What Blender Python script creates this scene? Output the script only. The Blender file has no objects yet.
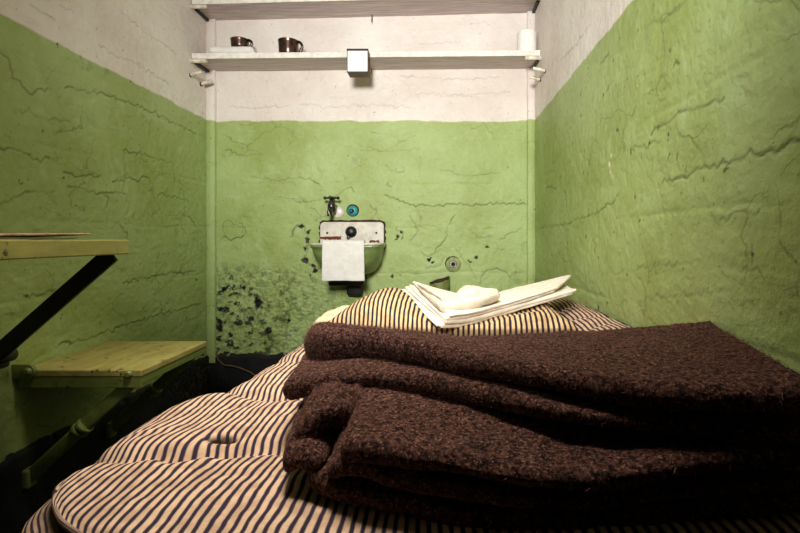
import bpy, bmesh, math, random
import numpy as np
from mathutils import Vector, Matrix
random.seed(7)
rng = np.random.default_rng(7)
SC = bpy.context.scene
COL = SC.collection
PI = math.pi

# ------------------------------------------------------------------ camera numbers
F, CX, CY, EYE = 487.0, 437.0, 239.0, 0.78
XL, XR, YB, YF, ZC = -1.081, 0.458, 2.30, -0.44, 2.13     # the cell: left, right, back, front, ceiling

def at_depth(px, py, Y):
    return Vector(((px-CX)*Y/F, Y, EYE-(py-CY)*Y/F))
def on_left(px, py):
    return at_depth(px, py, F*XL/(px-CX))
def on_right(px, py):
    return at_depth(px, py, F*XR/(px-CX))
def on_back(px, py):
    return at_depth(px, py, YB)

# ------------------------------------------------------------------ noise
_lat = rng.random((256, 256))
def vnoise(x, y, seed=0):
    x = np.asarray(x)+seed*17.31; y = np.asarray(y)+seed*9.77
    xi = np.floor(x).astype(int); yi = np.floor(y).astype(int)
    fx = x-xi; fy = y-yi
    fx = fx*fx*fx*(fx*(fx*6-15)+10); fy = fy*fy*fy*(fy*(fy*6-15)+10)
    a = _lat[xi & 255, yi & 255]; b = _lat[(xi+1) & 255, yi & 255]
    c = _lat[xi & 255, (yi+1) & 255]; d = _lat[(xi+1) & 255, (yi+1) & 255]
    return (a*(1-fx)+b*fx)*(1-fy)+(c*(1-fx)+d*fx)*fy-0.5
def fbm(x, y, seed=0, octs=4, gain=0.5):
    s = 0; a = 1.0; f = 1.0
    for o in range(octs):
        s = s+a*vnoise(np.asarray(x)*f, np.asarray(y)*f, seed+o*3); a *= gain; f *= 2.03
    return s
def sstep(a, b, x):
    t = np.clip((np.asarray(x, float)-a)/(b-a), 0, 1)
    return t*t*(3-2*t)

# ------------------------------------------------------------------ object helpers
def mesh_np(name, verts, faces, mat, parent=None, smooth=True, attrs=None):
    me = bpy.data.meshes.new(name)
    verts = np.asarray(verts, np.float32)
    if isinstance(faces, np.ndarray):
        n, k = faces.shape
        me.vertices.add(len(verts)); me.vertices.foreach_set('co', verts.ravel())
        me.loops.add(n*k); me.loops.foreach_set('vertex_index', faces.astype(np.int32).ravel())
        me.polygons.add(n)
        me.polygons.foreach_set('loop_start', np.arange(0, n*k, k, dtype=np.int32))
        me.update(calc_edges=True); me.validate()
    else:
        me.from_pydata([tuple(map(float, v)) for v in verts], [], faces); me.update()
    if smooth:
        me.polygons.foreach_set('use_smooth', np.ones(len(me.polygons), bool))
    for k, v in (attrs or {}).items():
        at = me.attributes.new(k, 'FLOAT', 'POINT'); at.data.foreach_set('value', np.asarray(v, np.float32))
    if mat: me.materials.append(mat)
    return link(name, me, parent)
def link(name, me, parent=None):
    o = bpy.data.objects.new(name, me); COL.objects.link(o)
    if parent is not None: attach(o, parent)
    return o
def attach(o, parent):
    o.parent = parent
    o.matrix_parent_inverse = Matrix.Translation(-Vector(parent.location)) if parent.rotation_euler[2] == 0 else Matrix.Identity(4)
def obj_bm(name, bm, mat, parent=None, smooth=False, angle=None):
    bmesh.ops.recalc_face_normals(bm, faces=bm.faces)
    me = bpy.data.meshes.new(name); bm.to_mesh(me); bm.free()
    if smooth: me.polygons.foreach_set('use_smooth', np.ones(len(me.polygons), bool))
    if mat: me.materials.append(mat)
    o = link(name, me, parent)
    if smooth and angle:
        me.set_sharp_from_angle(angle=angle)
    return o
def tag(o, label, cat, group=None):
    o['label'] = label; o['category'] = cat
    if group: o['group'] = group
    return o
def thing(name, label, cat, loc, group=None):
    o = bpy.data.objects.new(name, None); COL.objects.link(o); o.location = loc
    o.empty_display_size = 0.05
    return tag(o, label, cat, group)
def struct(o):
    o['kind'] = 'structure'; return o

def box(bm, c, s, rot=None, bev=0.0, seg=2):
    r = bmesh.ops.create_cube(bm, size=1.0)
    vs = r['verts']
    M = Matrix.Translation(Vector(c)) @ (rot.to_4x4() if rot else Matrix.Identity(4)) @ Matrix.Diagonal((s[0], s[1], s[2], 1))
    bmesh.ops.transform(bm, matrix=M, verts=vs)
    if bev > 0:
        es = {e for v in vs for e in v.link_edges}
        bmesh.ops.bevel(bm, geom=list(es), offset=bev, segments=seg, profile=0.5, affect='EDGES')
def cyl(bm, p0, p1, r0, r1=None, n=20, bev=0.0):
    p0 = Vector(p0); p1 = Vector(p1); r1 = r0 if r1 is None else r1
    d = p1-p0
    r = bmesh.ops.create_cone(bm, cap_ends=True, cap_tris=False, segments=n, radius1=r0, radius2=r1, depth=d.length)
    M = Matrix.Translation((p0+p1)/2) @ d.to_track_quat('Z', 'Y').to_matrix().to_4x4()
    bmesh.ops.transform(bm, matrix=M, verts=r['verts'])
    if bev > 0:
        es = {e for v in r['verts'] for e in v.link_edges if len(e.link_faces) == 2 and max(len(f.verts) for f in e.link_faces) > 4}
        bmesh.ops.bevel(bm, geom=list(es), offset=bev, segments=2, profile=0.5, affect='EDGES')
def tube(bm, pts, r, n=10, closed=False):
    pts = [Vector(p) for p in pts]; m = len(pts); rings = []
    up = Vector((0.13, 0.31, 0.94))
    for i, p in enumerate(pts):
        a = pts[(i-1) % m] if (closed or i > 0) else p
        b = pts[(i+1) % m] if (closed or i < m-1) else p
        t = (b-a).normalized()
        s = t.cross(up).normalized() if abs(t.dot(up)) < 0.98 else t.cross(Vector((1, 0, 0))).normalized()
        w = s.cross(t)
        rr = r[i] if isinstance(r, (list, tuple)) else r
        rings.append([bm.verts.new(p+(s*math.cos(q)+w*math.sin(q))*rr) for q in [2*PI*k/n for k in range(n)]])
    for i in range(m if closed else m-1):
        A, B = rings[i], rings[(i+1) % m]
        for k in range(n):
            bm.faces.new((A[k], A[(k+1) % n], B[(k+1) % n], B[k]))
    if not closed:
        bm.faces.new(rings[0][::-1]); bm.faces.new(rings[-1])
def lathe(bm, prof, n=32, M=None):
    """prof: (radius, height) pairs turned about local Z, then moved by M."""
    M = M or Matrix.Identity(4); rings = []
    for r, z in prof:
        if r < 1e-5: rings.append([bm.verts.new(M @ Vector((0, 0, z)))])
        else: rings.append([bm.verts.new(M @ Vector((r*math.cos(2*PI*k/n), r*math.sin(2*PI*k/n), z))) for k in range(n)])
    for A, B in zip(rings, rings[1:]):
        if len(A) == 1 and len(B) == 1: continue
        for k in range(n):
            if len(A) == 1: bm.faces.new((A[0], B[k], B[(k+1) % n]))
            elif len(B) == 1: bm.faces.new((A[k], A[(k+1) % n], B[0]))
            else: bm.faces.new((A[k], A[(k+1) % n], B[(k+1) % n], B[k]))
def facing_camera(loc):       # local Z points out of the back wall (towards -Y)
    return Matrix.Translation(Vector(loc)) @ Matrix.Rotation(PI/2, 4, 'X')
def grid_faces(nu, nv, wrap_v=False, off=0):
    i = np.arange(nu-1)[:, None]; j = np.arange(nv if wrap_v else nv-1)[None, :]
    j2 = (j+1) % nv
    f = np.stack([i*nv+j+0*i, (i+1)*nv+j, (i+1)*nv+j2, i*nv+j2+0*i], -1).reshape(-1, 4)
    return f+off

# ------------------------------------------------------------------ materials
def srgb(r, g, b):
    return tuple(((c/255)/12.92 if c/255 <= 0.04045 else ((c/255+0.055)/1.055)**2.4) for c in (r, g, b))+(1,)
class Mat:
    def __init__(s, name, color=(0.5, 0.5, 0.5, 1), rough=0.6, metal=0.0, spec=0.5):
        s.m = bpy.data.materials.new(name); s.m.use_nodes = True
        s.nt = s.m.node_tree; s.b = s.nt.nodes['Principled BSDF']
        s.b.inputs['Base Color'].default_value = color; s.b.inputs['Roughness'].default_value = rough
        s.b.inputs['Metallic'].default_value = metal; s.b.inputs['Specular IOR Level'].default_value = spec
        s._pos = None
    def n(s, t, **kw):
        nd = s.nt.nodes.new(t)
        for k, v in kw.items():
            if k.startswith('i_'): nd.inputs[int(k[2:]) if k[2:].isdigit() else k[2:]].default_value = v
            else: setattr(nd, k, v)
        return nd
    def l(s, a, b): s.nt.links.new(a, b)
    def pos(s):
        if s._pos is None: s._pos = s.n('ShaderNodeTexCoord').outputs['Object']
        return s._pos
    def noise(s, scale, detail=4, rough=0.55, vec=None, dist=0.0):
        nd = s.n('ShaderNodeTexNoise'); nd.inputs['Scale'].default_value = scale
        nd.inputs['Detail'].default_value = detail; nd.inputs['Roughness'].default_value = rough
        nd.inputs['Distortion'].default_value = dist
        s.l(vec if vec is not None else s.pos(), nd.inputs['Vector']); return nd.outputs['Fac']
    def stretch(s, v):
        mp = s.n('ShaderNodeMapping'); mp.inputs['Scale'].default_value = v; s.l(s.pos(), mp.inputs['Vector'])
        return mp.outputs['Vector']
    def ramp(s, fac, lo, hi, c0=0.0, c1=1.0):
        mr = s.n('ShaderNodeMapRange'); mr.interpolation_type = 'SMOOTHSTEP'
        for k, v in zip((1, 2, 3, 4), (lo, hi, c0, c1)): mr.inputs[k].default_value = v
        s.l(fac, mr.inputs[0]); return mr.outputs[0]
    def mix(s, fac, a, b, mode='MIX'):
        mx = s.n('ShaderNodeMix', data_type='RGBA', blend_type=mode)
        for sock, v in ((mx.inputs[0], fac), (mx.inputs[6], a), (mx.inputs[7], b)):
            if isinstance(v, (tuple, float, int)): sock.default_value = v
            else: s.l(v, sock)
        return mx.outputs[2]
    def math(s, op, a, b=0.0):
        m = s.n('ShaderNodeMath', operation=op)
        for k, v in enumerate((a, b)):
            if isinstance(v, (float, int)): m.inputs[k].default_value = v
            else: s.l(v, m.inputs[k])
        return m.outputs[0]
    def attr(s, name):
        a = s.n('ShaderNodeAttribute'); a.attribute_name = name; return a.outputs['Fac']
    def color(s, c): s.l(c, s.b.inputs['Base Color'])
    def rough(s, r): s.l(r, s.b.inputs['Roughness'])
    def bump(s, h, strength=0.3, dist=0.004):
        prev = s.b.inputs['Normal'].links[0].from_socket if s.b.inputs['Normal'].links else None
        bp = s.n('ShaderNodeBump'); bp.inputs['Strength'].default_value = strength; bp.inputs['Distance'].default_value = dist
        s.l(h, bp.inputs['Height'])
        if prev: s.l(prev, bp.inputs['Normal'])
        s.l(bp.outputs[0], s.b.inputs['Normal'])

GREEN = (166, 184, 118); GREEN2 = (144, 160, 86); CREAM = (233, 228, 219)
def wall_paint(name, line_z):
    m = Mat(name, rough=0.5, spec=0.35)
    p = m.pos()
    big = m.noise(2.2, 5, 0.6); mid = m.noise(14, 5, 0.6); fine = m.noise(160, 3, 0.6)
    g = m.mix(m.ramp(big, 0.35, 0.68), srgb(*GREEN), srgb(*GREEN2))
    g = m.mix(m.ramp(mid, 0.52, 0.72, 0, 0.5), g, srgb(174, 194, 140))
    g = m.mix(m.ramp(mid, 0.28, 0.42, 0.45, 0), g, srgb(122, 142, 80))
    w = m.mix(m.ramp(big, 0.3, 0.7), srgb(*CREAM), srgb(216, 204, 194))
    w = m.mix(m.ramp(mid, 0.55, 0.75, 0, 0.5), w, srgb(228, 216, 204))
    sep = m.n('ShaderNodeSeparateXYZ'); m.l(p, sep.inputs[0])
    zz = m.math('ADD', sep.outputs['Z'], m.ramp(m.noise(9, 3), 0.2, 0.8, -0.006, 0.006))
    c = m.mix(m.ramp(zz, line_z-0.004, line_z+0.004), g, w)
    # grime specks, dirt lying in the cracks, bare dark plaster where the paint came off
    c = m.mix(m.ramp(m.noise(70, 2, 0.5), 0.68, 0.76, 0, 0.55), c, srgb(88, 84, 46))
    c = m.mix(m.math('MULTIPLY', m.attr('crack'), 0.72), c, srgb(48, 46, 26))
    c = m.mix(m.attr('chip'), c, srgb(26, 18, 16))
    c = m.mix(m.attr('bare'), c, srgb(214, 205, 182))
    vd = m.n('ShaderNodeTexVoronoi', feature='DISTANCE_TO_EDGE'); vd.inputs['Scale'].default_value = 7.0
    wv = m.n('ShaderNodeTexNoise'); wv.inputs['Scale'].default_value = 9; wv.inputs['Detail'].default_value = 4; m.l(p, wv.inputs['Vector'])
    va = m.n('ShaderNodeVectorMath', operation='MULTIPLY_ADD'); m.l(wv.outputs['Color'], va.inputs[0]); va.inputs[1].default_value = (0.16, 0.16, 0.10); m.l(p, va.inputs[2])
    vs2 = m.n('ShaderNodeVectorMath', operation='MULTIPLY'); m.l(va.outputs[0], vs2.inputs[0]); vs2.inputs[1].default_value = (0.8, 0.8, 1.25); m.l(vs2.outputs[0], vd.inputs['Vector'])
    crz = m.math('MULTIPLY', m.ramp(vd.outputs['Distance'], 0.004, 0.022, 1, 0), m.ramp(m.noise(4.3, 3), 0.50, 0.60))
    crz = m.math('MULTIPLY', crz, m.ramp(zz, line_z-0.004, line_z+0.004, 1.0, 0.22))
    c = m.mix(m.math('MULTIPLY', crz, 0.36), c, srgb(66, 66, 34))
    m.color(c); m.bump(crz, -0.35, 0.004)
    m.rough(m.ramp(mid, 0.3, 0.7, 0.42, 0.62))
    m.bump(m.noise(45, 6, 0.62), 0.6, 0.006); m.bump(fine, 0.3, 0.0015)
    return m.m
M_wall = wall_paint('painted_plaster', 1.337)

def simple(name, c, rough=0.6, metal=0.0, var=0.25, scale=30, bump=0.2, dark=None, spec=0.5, bd=0.002):
    m = Mat(name, rough=rough, metal=metal, spec=spec)
    d = dark or tuple(int(x*(1-var)) for x in c)
    m.color(m.mix(m.ramp(m.noise(scale, 5, 0.6), 0.35, 0.68), srgb(*c), srgb(*d)))
    if bump: m.bump(m.noise(scale*6, 4), bump, bd)
    return m.m
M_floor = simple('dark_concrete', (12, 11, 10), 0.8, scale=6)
M_tar = simple('black_skirting_paint', (6, 6, 7), 0.75, scale=20, bump=0.6, bd=0.006)
M_ceil = simple('ceiling_paint', (214, 206, 196), 0.7, scale=4)
M_shelf = Mat('worn_white_board', rough=0.55)
_s = M_shelf.stretch((3, 60, 60))
M_shelf.color(M_shelf.mix(M_shelf.ramp(M_shelf.noise(2, 6, 0.65, _s), 0.35, 0.7), srgb(212, 198, 194), srgb(170, 152, 150)))
M_shelf.bump(M_shelf.noise(3, 5, 0.6, _s), 0.25, 0.002); M_shelf = M_shelf.m
M_lit_edge = simple('lit_edge_white', (238, 232, 222), 0.45, scale=30, var=0.1, bump=0.1)  # light falling on the shelf fronts, put into a whiter colour
M_dowel = simple('pale_wood', (236, 226, 208), 0.5, scale=40)
def worn_green(name, base, light, dark, rough=0.45):
    m = Mat(name, rough=rough)
    st = m.stretch((8, 2, 8))
    c = m.mix(m.ramp(m.noise(5, 6, 0.65, st), 0.35, 0.7), srgb(*base), srgb(*light))
    c = m.mix(m.ramp(m.noise(16, 5, 0.7), 0.58, 0.7, 0, 0.75), c, srgb(*dark))
    c = m.mix(m.ramp(m.noise(24, 6, 0.75), 0.60, 0.64), c, srgb(40, 32, 16))
    m.color(c); m.bump(m.noise(60, 5), 0.35, 0.002)
    return m.m
M_board = worn_green('worn_olive_board', (150, 140, 76), (176, 166, 100), (112, 100, 46))
M_table = worn_green('chipped_olive_board', (114, 112, 54), (136, 132, 70), (84, 78, 30))
M_gmetal = worn_green('green_painted_iron', (104, 116, 56), (122, 130, 70), (70, 76, 34), 0.4)
M_black = simple('black_iron', (14, 14, 15), 0.5, scale=50)
M_enamel = simple('white_enamel', (226, 218, 204), 0.25, scale=25, var=0.12, bump=0.05)
M_rust = simple('rusted_iron', (66, 40, 28), 0.85, scale=120, dark=(24, 16, 12), bump=0.6)
M_basin = simple('green_enamel', (122, 140, 82), 0.35, scale=22, dark=(96, 114, 58), bump=0.1)
M_chrome = simple('dull_dark_chrome', (92, 88, 86), 0.32, 0.9, scale=60, dark=(52, 48, 46), bump=0.05)
M_teal = simple('teal_enamel', (52, 158, 162), 0.3, scale=60)
M_blackrub = simple('black_rubber', (16, 15, 16), 0.4, scale=60)
M_cup = simple('tarnished_metal', (104, 84, 76), 0.28, 0.95, scale=40, dark=(62, 46, 42), bump=0.04)
M_white = simple('white_paper', (240, 238, 232), 0.8, scale=50, var=0.04, bump=0.1)
M_brown = simple('brown_wood_box', (112, 82, 44), 0.6, scale=50, dark=(74, 52, 24))
M_steel = simple('plain_steel', (160, 150, 140), 0.35, 0.8, scale=60)
M_flange = simple('flange_green', (156, 172, 112), 0.5, scale=40)
M_cot = simple('dark_painted_steel', (20, 20, 22), 0.55, scale=30)
M_news = simple('yellowed_newsprint', (176, 138, 112), 0.85, scale=60, var=0.25)
M_paper = simple('grey_paper', (196, 190, 176), 0.85, scale=60, var=0.1)
def cloth(name, c, weave=900, dark=None, terry=False):
    m = Mat(name, rough=0.95, spec=0.1)
    d = dark or tuple(int(x*0.9) for x in c)
    m.color(m.mix(m.ramp(m.noise(30, 5, 0.6), 0.35, 0.7), srgb(*c), srgb(*d)))
    m.bump(m.noise(60, 5, 0.6), 0.35, 0.004)
    if terry: m.bump(m.noise(420, 3, 0.6), 0.9, 0.004)
    else: m.bump(m.noise(weave, 2), 0.15, 0.0006)
    m.b.inputs['Sheen Weight'].default_value = 0.15
    return m.m
M_sheet = cloth('white_linen', (238, 229, 214), dark=(222, 210, 192))
M_towel = cloth('white_terry', (244, 242, 236), terry=True, dark=(236, 232, 224))
M_btowel = cloth('cream_terry', (236, 224, 204), terry=True, dark=(222, 206, 184))
M_cream = cloth('cream_cotton', (222, 206, 172), dark=(196, 176, 138))
def ticking(name, period, duty, light=(222, 190, 152), darkc=(44, 34, 52)):
    m = Mat(name, rough=0.9, spec=0.15)
    s = m.math('ADD', m.attr('stripe'), m.ramp(m.noise(18, 3), 0.2, 0.8, -0.0012, 0.0012))
    ph = m.math('FRACT', m.math('MULTIPLY', s, 1/period))
    tri = m.math('ABSOLUTE', m.math('SUBTRACT', ph, 0.5))       # 0 in the middle of the dark line
    k = m.ramp(tri, duty/2-0.09, duty/2+0.09, 1, 0)
    lt = m.mix(m.ramp(m.noise(40, 4), 0.35, 0.7), srgb(*light), srgb(int(light[0]*.86), int(light[1]*.83), int(light[2]*.8)))
    lt = m.mix(m.ramp(m.noise(7, 4, 0.6), 0.6, 0.75, 0, 0.5), lt, srgb(150, 112, 78))
    c = m.mix(k, lt, srgb(*darkc))
    c = m.mix(m.math('MULTIPLY', m.attr('seam'), 0.8), c, srgb(40, 26, 20))
    m.color(c); m.bump(m.noise(700, 2), 0.2, 0.0006); m.bump(m.noise(55, 4), 0.25, 0.003)
    return m.m
M_tick = ticking('mattress_ticking', 0.0118, 0.44, (206, 176, 148), (44, 36, 56))
M_ptick = ticking('pillow_ticking', 0.0132, 0.46, (214, 184, 140), (38, 28, 42))
def wool(name, fuzz=False):
    m = Mat(name, rough=0.95, spec=0.05)
    a = m.noise(150, 6, 0.8); b = m.noise(300, 4, 0.75); big = m.noise(20, 4)
    c = m.mix(m.ramp(a, 0.41, 0.60), srgb(17, 10, 12), srgb(86, 58, 52))
    c = m.mix(m.ramp(b, 0.55, 0.67, 0, 0.8), c, srgb(152, 114, 94))
    c = m.mix(m.ramp(big, 0.4, 0.7, 0, 0.35), c, srgb(40, 26, 24))
    m.color(c)
    m.bump(a, 0.45, 0.003); m.bump(b, 0.4, 0.002)
    m.b.inputs['Sheen Weight'].default_value = 0.25; m.b.inputs['Sheen Roughness'].default_value = 0.5
    m.b.inputs['Sheen Tint'].default_value = srgb(150, 110, 90)
    return m.m
M_wool = wool('brown_wool')
m = Mat('wool_fibre', rough=0.9, spec=0.1)
m.color(m.mix(m.ramp(m.noise(300, 2), 0.4, 0.62), srgb(40, 25, 24), srgb(130, 98, 84)))
M_fuzz = m.m

# ------------------------------------------------------------------ walls with real relief
def jitter_poly(pts, amp=0.006, step=0.02):
    out = []
    for (a, b) in zip(pts, pts[1:]):
        a = np.array(a); b = np.array(b); n = max(1, int(np.linalg.norm(b-a)/step))
        for k in range(n):
            p = a+(b-a)*k/n
            if k: p = p+rng.normal(0, amp, 2)
            out.append(p)
    out.append(np.array(pts[-1])); return out
def line_field(U, V, pts):
    """distance to the polyline and side sign, on the sample grid"""
    D = np.full(U.shape, 1.0); S = np.zeros(U.shape)
    for a, b in zip(pts, pts[1:]):
        lo = np.minimum(a, b)-0.05; hi = np.maximum(a, b)+0.05
        iu = np.where((U[:, 0] >= lo[0]) & (U[:, 0] <= hi[0]))[0]; iv = np.where((V[0] >= lo[1]) & (V[0] <= hi[1]))[0]
        if len(iu) == 0 or len(iv) == 0: continue
        sl = (slice(iu[0], iu[-1]+1), slice(iv[0], iv[-1]+1))
        d = b-a; L2 = max(d @ d, 1e-9)
        pu = U[sl]-a[0]; pv = V[sl]-a[1]
        t = np.clip((pu*d[0]+pv*d[1])/L2, 0, 1)
        dist = np.hypot(pu-t*d[0], pv-t*d[1])
        sg = np.sign(d[0]*pv-d[1]*pu)*(1 if d[0] >= 0 else -1)
        k = dist < D[sl]
        D[sl] = np.where(k, dist, D[sl]); S[sl] = np.where(k, sg, S[sl])
    return D, S
def wall(name, lo, hi, place, normal, cracks, extra=None, step=0.005, seed=0, fine_from=None):
    """place(u, v, h): wall coordinates and relief height to a point"""
    us = np.arange(lo[0], hi[0]+step*0.5, step)
    if fine_from is not None: us = np.concatenate([np.arange(lo[0], fine_from, 0.014), np.arange(fine_from, hi[0]+step*0.5, step)])
    vs_ = np.concatenate([np.arange(lo[1], 0.2, 0.02), np.arange(0.2, 1.95, step), np.linspace(1.95, hi[1], 14)])
    nu, nv = len(us), len(vs_)
    U, V = np.meshgrid(us, vs_, indexing='ij')
    H = 0.005*fbm(U*3, V*3, seed, 3)+(0.0030 if seed == 1 else 0.0016)*fbm(U*10, V*15, seed+5, 4)+0.0016*fbm(U*38, V*50, seed+9, 3)
    # faint block courses under the plaster
    for k, zc in enumerate((0.42, 0.62, 0.83, 1.04, 1.25, 1.46, 1.67, 1.88)):
        wob = 0.012*fbm(U*4, U*0+k, seed+20, 3)
        H -= 0.0016*np.exp(-((V-zc-wob)/0.006)**2)*(vnoise(U*5, V*0+k, seed+31) > -0.1)
    C = np.zeros_like(U); CH = np.zeros_like(U); BR = np.zeros_like(U)
    for poly, depth, lip in cracks:
        P = jitter_poly(poly, 0.0042, 0.011)
        D, S = line_field(U, V, P)
        vary = 0.55+0.9*np.clip(vnoise(U*22, V*22, seed+40)+0.3, 0, 1)
        H -= 0.5*depth*np.exp(-(D/0.0027)**2)*vary
        H += 0.3*lip*np.exp(-D/0.008)*(S > 0)*vary
        C = np.maximum(C, np.exp(-(D/0.0024)**2)*np.clip(vary*depth/0.005, 0, 1))
    if extra: H, C, CH, BR = extra(U, V, H, C, CH, BR)
    P = place(U, V, H).reshape(-1, 3)
    faces = grid_faces(nu, nv)
    # solid wall behind the plaster
    b0 = len(P)
    cn = [place(np.array(u), np.array(v), np.array(h)) for h in (-0.012, -0.14) for u, v in ((lo[0], lo[1]), (hi[0], lo[1]), (hi[0], hi[1]), (lo[0], hi[1]))]
    bf = np.array([(0, 1, 2, 3), (7, 6, 5, 4), (0, 4, 5, 1), (1, 5, 6, 2), (2, 6, 7, 3), (3, 7, 4, 0)])+b0
    z8 = np.zeros(8)
    n0 = np.cross(P[faces[0, 1]]-P[faces[0, 0]], P[faces[0, 2]]-P[faces[0, 0]])
    if n0 @ np.array(normal) < 0: faces = faces[:, ::-1]
    A = {'crack': np.concatenate([C.ravel(), z8]), 'chip': np.concatenate([CH.ravel(), z8]), 'bare': np.concatenate([BR.ravel(), z8])}
    return struct(mesh_np(name, np.concatenate([P, np.array(cn)]), np.concatenate([faces, bf]), M_wall, attrs=A))

def PL(pts): return [(on_left(*p).y, on_left(*p).z) for p in pts]
def PR(pts): return [(on_right(*p).y, on_right(*p).z) for p in pts]
def PB(pts): return [(on_back(*p).x, on_back(*p).z) for p in pts]

left_cracks = [(PL(p), d, l) for p, d, l in [
    ([(30, 5), (55, 20)], .003, .001), ([(100, 45), (115, 55), (130, 60), (150, 73), (168, 84)], .003, .002),
    ([(60, 5), (75, 13)], .002, .001), ([(120, 10), (140, 28), (160, 42), (176, 54)], .002, .0015),
    ([(0, 52), (8, 58), (12, 78), (22, 86), (32, 95), (48, 88)], .004, .002),
    ([(65, 88), (85, 90), (100, 93), (112, 97), (130, 103), (165, 118), (197, 134)], .005, .003),
    ([(124, 150), (150, 157), (172, 163)], .0045, .003), ([(124, 150), (126, 165), (122, 190)], .003, .001),
    ([(0, 148), (12, 148), (25, 153), (35, 160), (50, 158)], .005, .003),
    ([(65, 172), (75, 177), (88, 175), (100, 176)], .006, .003),
    ([(112, 182), (122, 180), (130, 177), (138, 182), (146, 177), (151, 183)], .006, .003),
    ([(68, 187), (80, 188), (95, 194), (105, 192), (125, 194)], .005, .003),
    ([(0, 205), (10, 202), (20, 196), (30, 192)], .003, .002), ([(25, 192), (55, 191)], .003, .002),
    ([(24, 296), (30, 298), (45, 294), (54, 291)], .005, .003),
    ([(60, 345), (80, 341), (102, 333), (120, 327), (150, 317), (174, 311), (200, 304)], .006, .003),
    ([(123, 283), (156, 276), (168, 274), (196, 271)], .005, .003),
    ([(120, 225), (124, 232), (128, 240)], .005, .002), ([(190, 217), (194, 222), (196, 228)], .006, .002),
    ([(20, 110), (45, 118), (70, 122)], .003, .002), ([(150, 190), (170, 196), (190, 200)], .003, .002),
    ([(100, 192), (108, 200), (106, 207)], .004, .002)]]
right_cracks = [(PR(p), d, l) for p, d, l in [
    ([(651, 135), (656, 128), (662, 125), (671, 121), (675, 117), (679, 112), (690, 110), (699, 107), (712, 102), (724, 98)], .0045, .003),
    ([(662, 183), (676, 179), (690, 175), (700, 169), (710, 168), (732, 161), (755, 155), (770, 149), (783, 146), (800, 141)], .006, .004),
    ([(533, 229), (550, 226), (564, 225), (576, 220), (586, 217), (600, 210), (614, 202), (618, 194)], .004, .002),
    ([(565, 191), (566, 200), (567, 212)], .005, .002), ([(752, 246), (753, 256), (752, 264)], .005, .002),
    ([(678, 154), (677, 160)], .006, .002), ([(673, 68), (679, 64)], .006, .002), ([(600, 64), (610, 56)], .005, .002),
    ([(660, 22), (680, 5)], .003, .002), ([(640, 30), (650, 24), (670, 20)], .002, .002),
    ([(560, 60), (575, 45), (590, 25)], .003, .002), ([(600, 275), (640, 268), (700, 262)], .002, .002),
    ([(720, 220), (750, 212), (790, 200)], .0025, .002), ([(640, 300), (680, 296), (730, 290)], .002, .0015),
    ([(545, 190), (550, 186), (556, 188)], .005, .002), ([(632, 148), (660, 142)], .003, .002),
    ([(592, 240), (596, 246), (594, 252)], .005, .002), ([(655, 262), (656, 275)], .004, .002)]]
back_cracks = [(PB(p), d, l) for p, d, l in [
    ([(331, 200), (337, 195), (346, 189), (351, 187), (354, 192)], .004, .003),
    ([(385, 195), (398, 199), (410, 205), (430, 206), (455, 204), (480, 205), (505, 203), (526, 204)], .007, .004),
    ([(313, 181), (316, 183), (319, 184)], .008, .002), ([(388, 183), (391, 187)], .006, .002),
    ([(291, 237), (294, 230), (297, 225), (305, 227), (309, 242), (306, 252), (305, 260), (309, 265), (315, 267)], .004, .002),
    ([(395, 229), (403, 232), (401, 240)], .004, .002), ([(422, 252), (426, 256), (430, 257), (440, 246), (445, 240), (447, 227), (455, 215)], .004, .003),
    ([(223, 237), (228, 239), (233, 239), (240, 238), (244, 235)], .007, .005), ([(239, 223), (245, 228), (246, 233)], .003, .002),
    ([(223, 274), (236, 275), (251, 274), (265, 269), (280, 273)], .004, .003),
    ([(290, 237), (294, 228), (298, 226)], .004, .002),
    ([(480, 284), (482, 276), (488, 270), (497, 268), (506, 272), (511, 279)], .004, .002),
    ([(456, 249), (463, 259), (470, 268), (476, 279)], .003, .002), ([(425, 268), (440, 266), (444, 258)], .003, .001),
    ([(280, 197), (300, 203), (320, 200)], .003, .002), ([(225, 150), (245, 156), (262, 154)], .003, .002),
    ([(250, 176), (275, 181), (300, 177), (315, 181)], .003, .002), ([(360, 150), (390, 152), (420, 149)], .0025, .002),
    ([(440, 170), (470, 176), (500, 172)], .003, .002), ([(385, 165), (395, 172), (404, 171)], .003, .002),
    ([(300, 104), (335, 107), (370, 105), (410, 108)], .002, .002), ([(400, 76), (450, 79), (500, 77)], .002, .002),
    ([(415, 93), (460, 95), (510, 92)], .002, .002), ([(230, 106), (260, 108), (290, 105)], .002, .002),
    ([(470, 24), (482, 22), (490, 25)], .002, .002), ([(420, 44), (460, 42)], .0015, .001),
    ([(370, 205), (376, 213), (372, 218), (365, 222)], .003, .002), ([(500, 240), (512, 232), (522, 228)], .003, .002),
    ([(470, 230), (480, 238), (490, 236)], .003, .002), ([(410, 215), (418, 230), (410, 240)], .003, .002)]]

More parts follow.
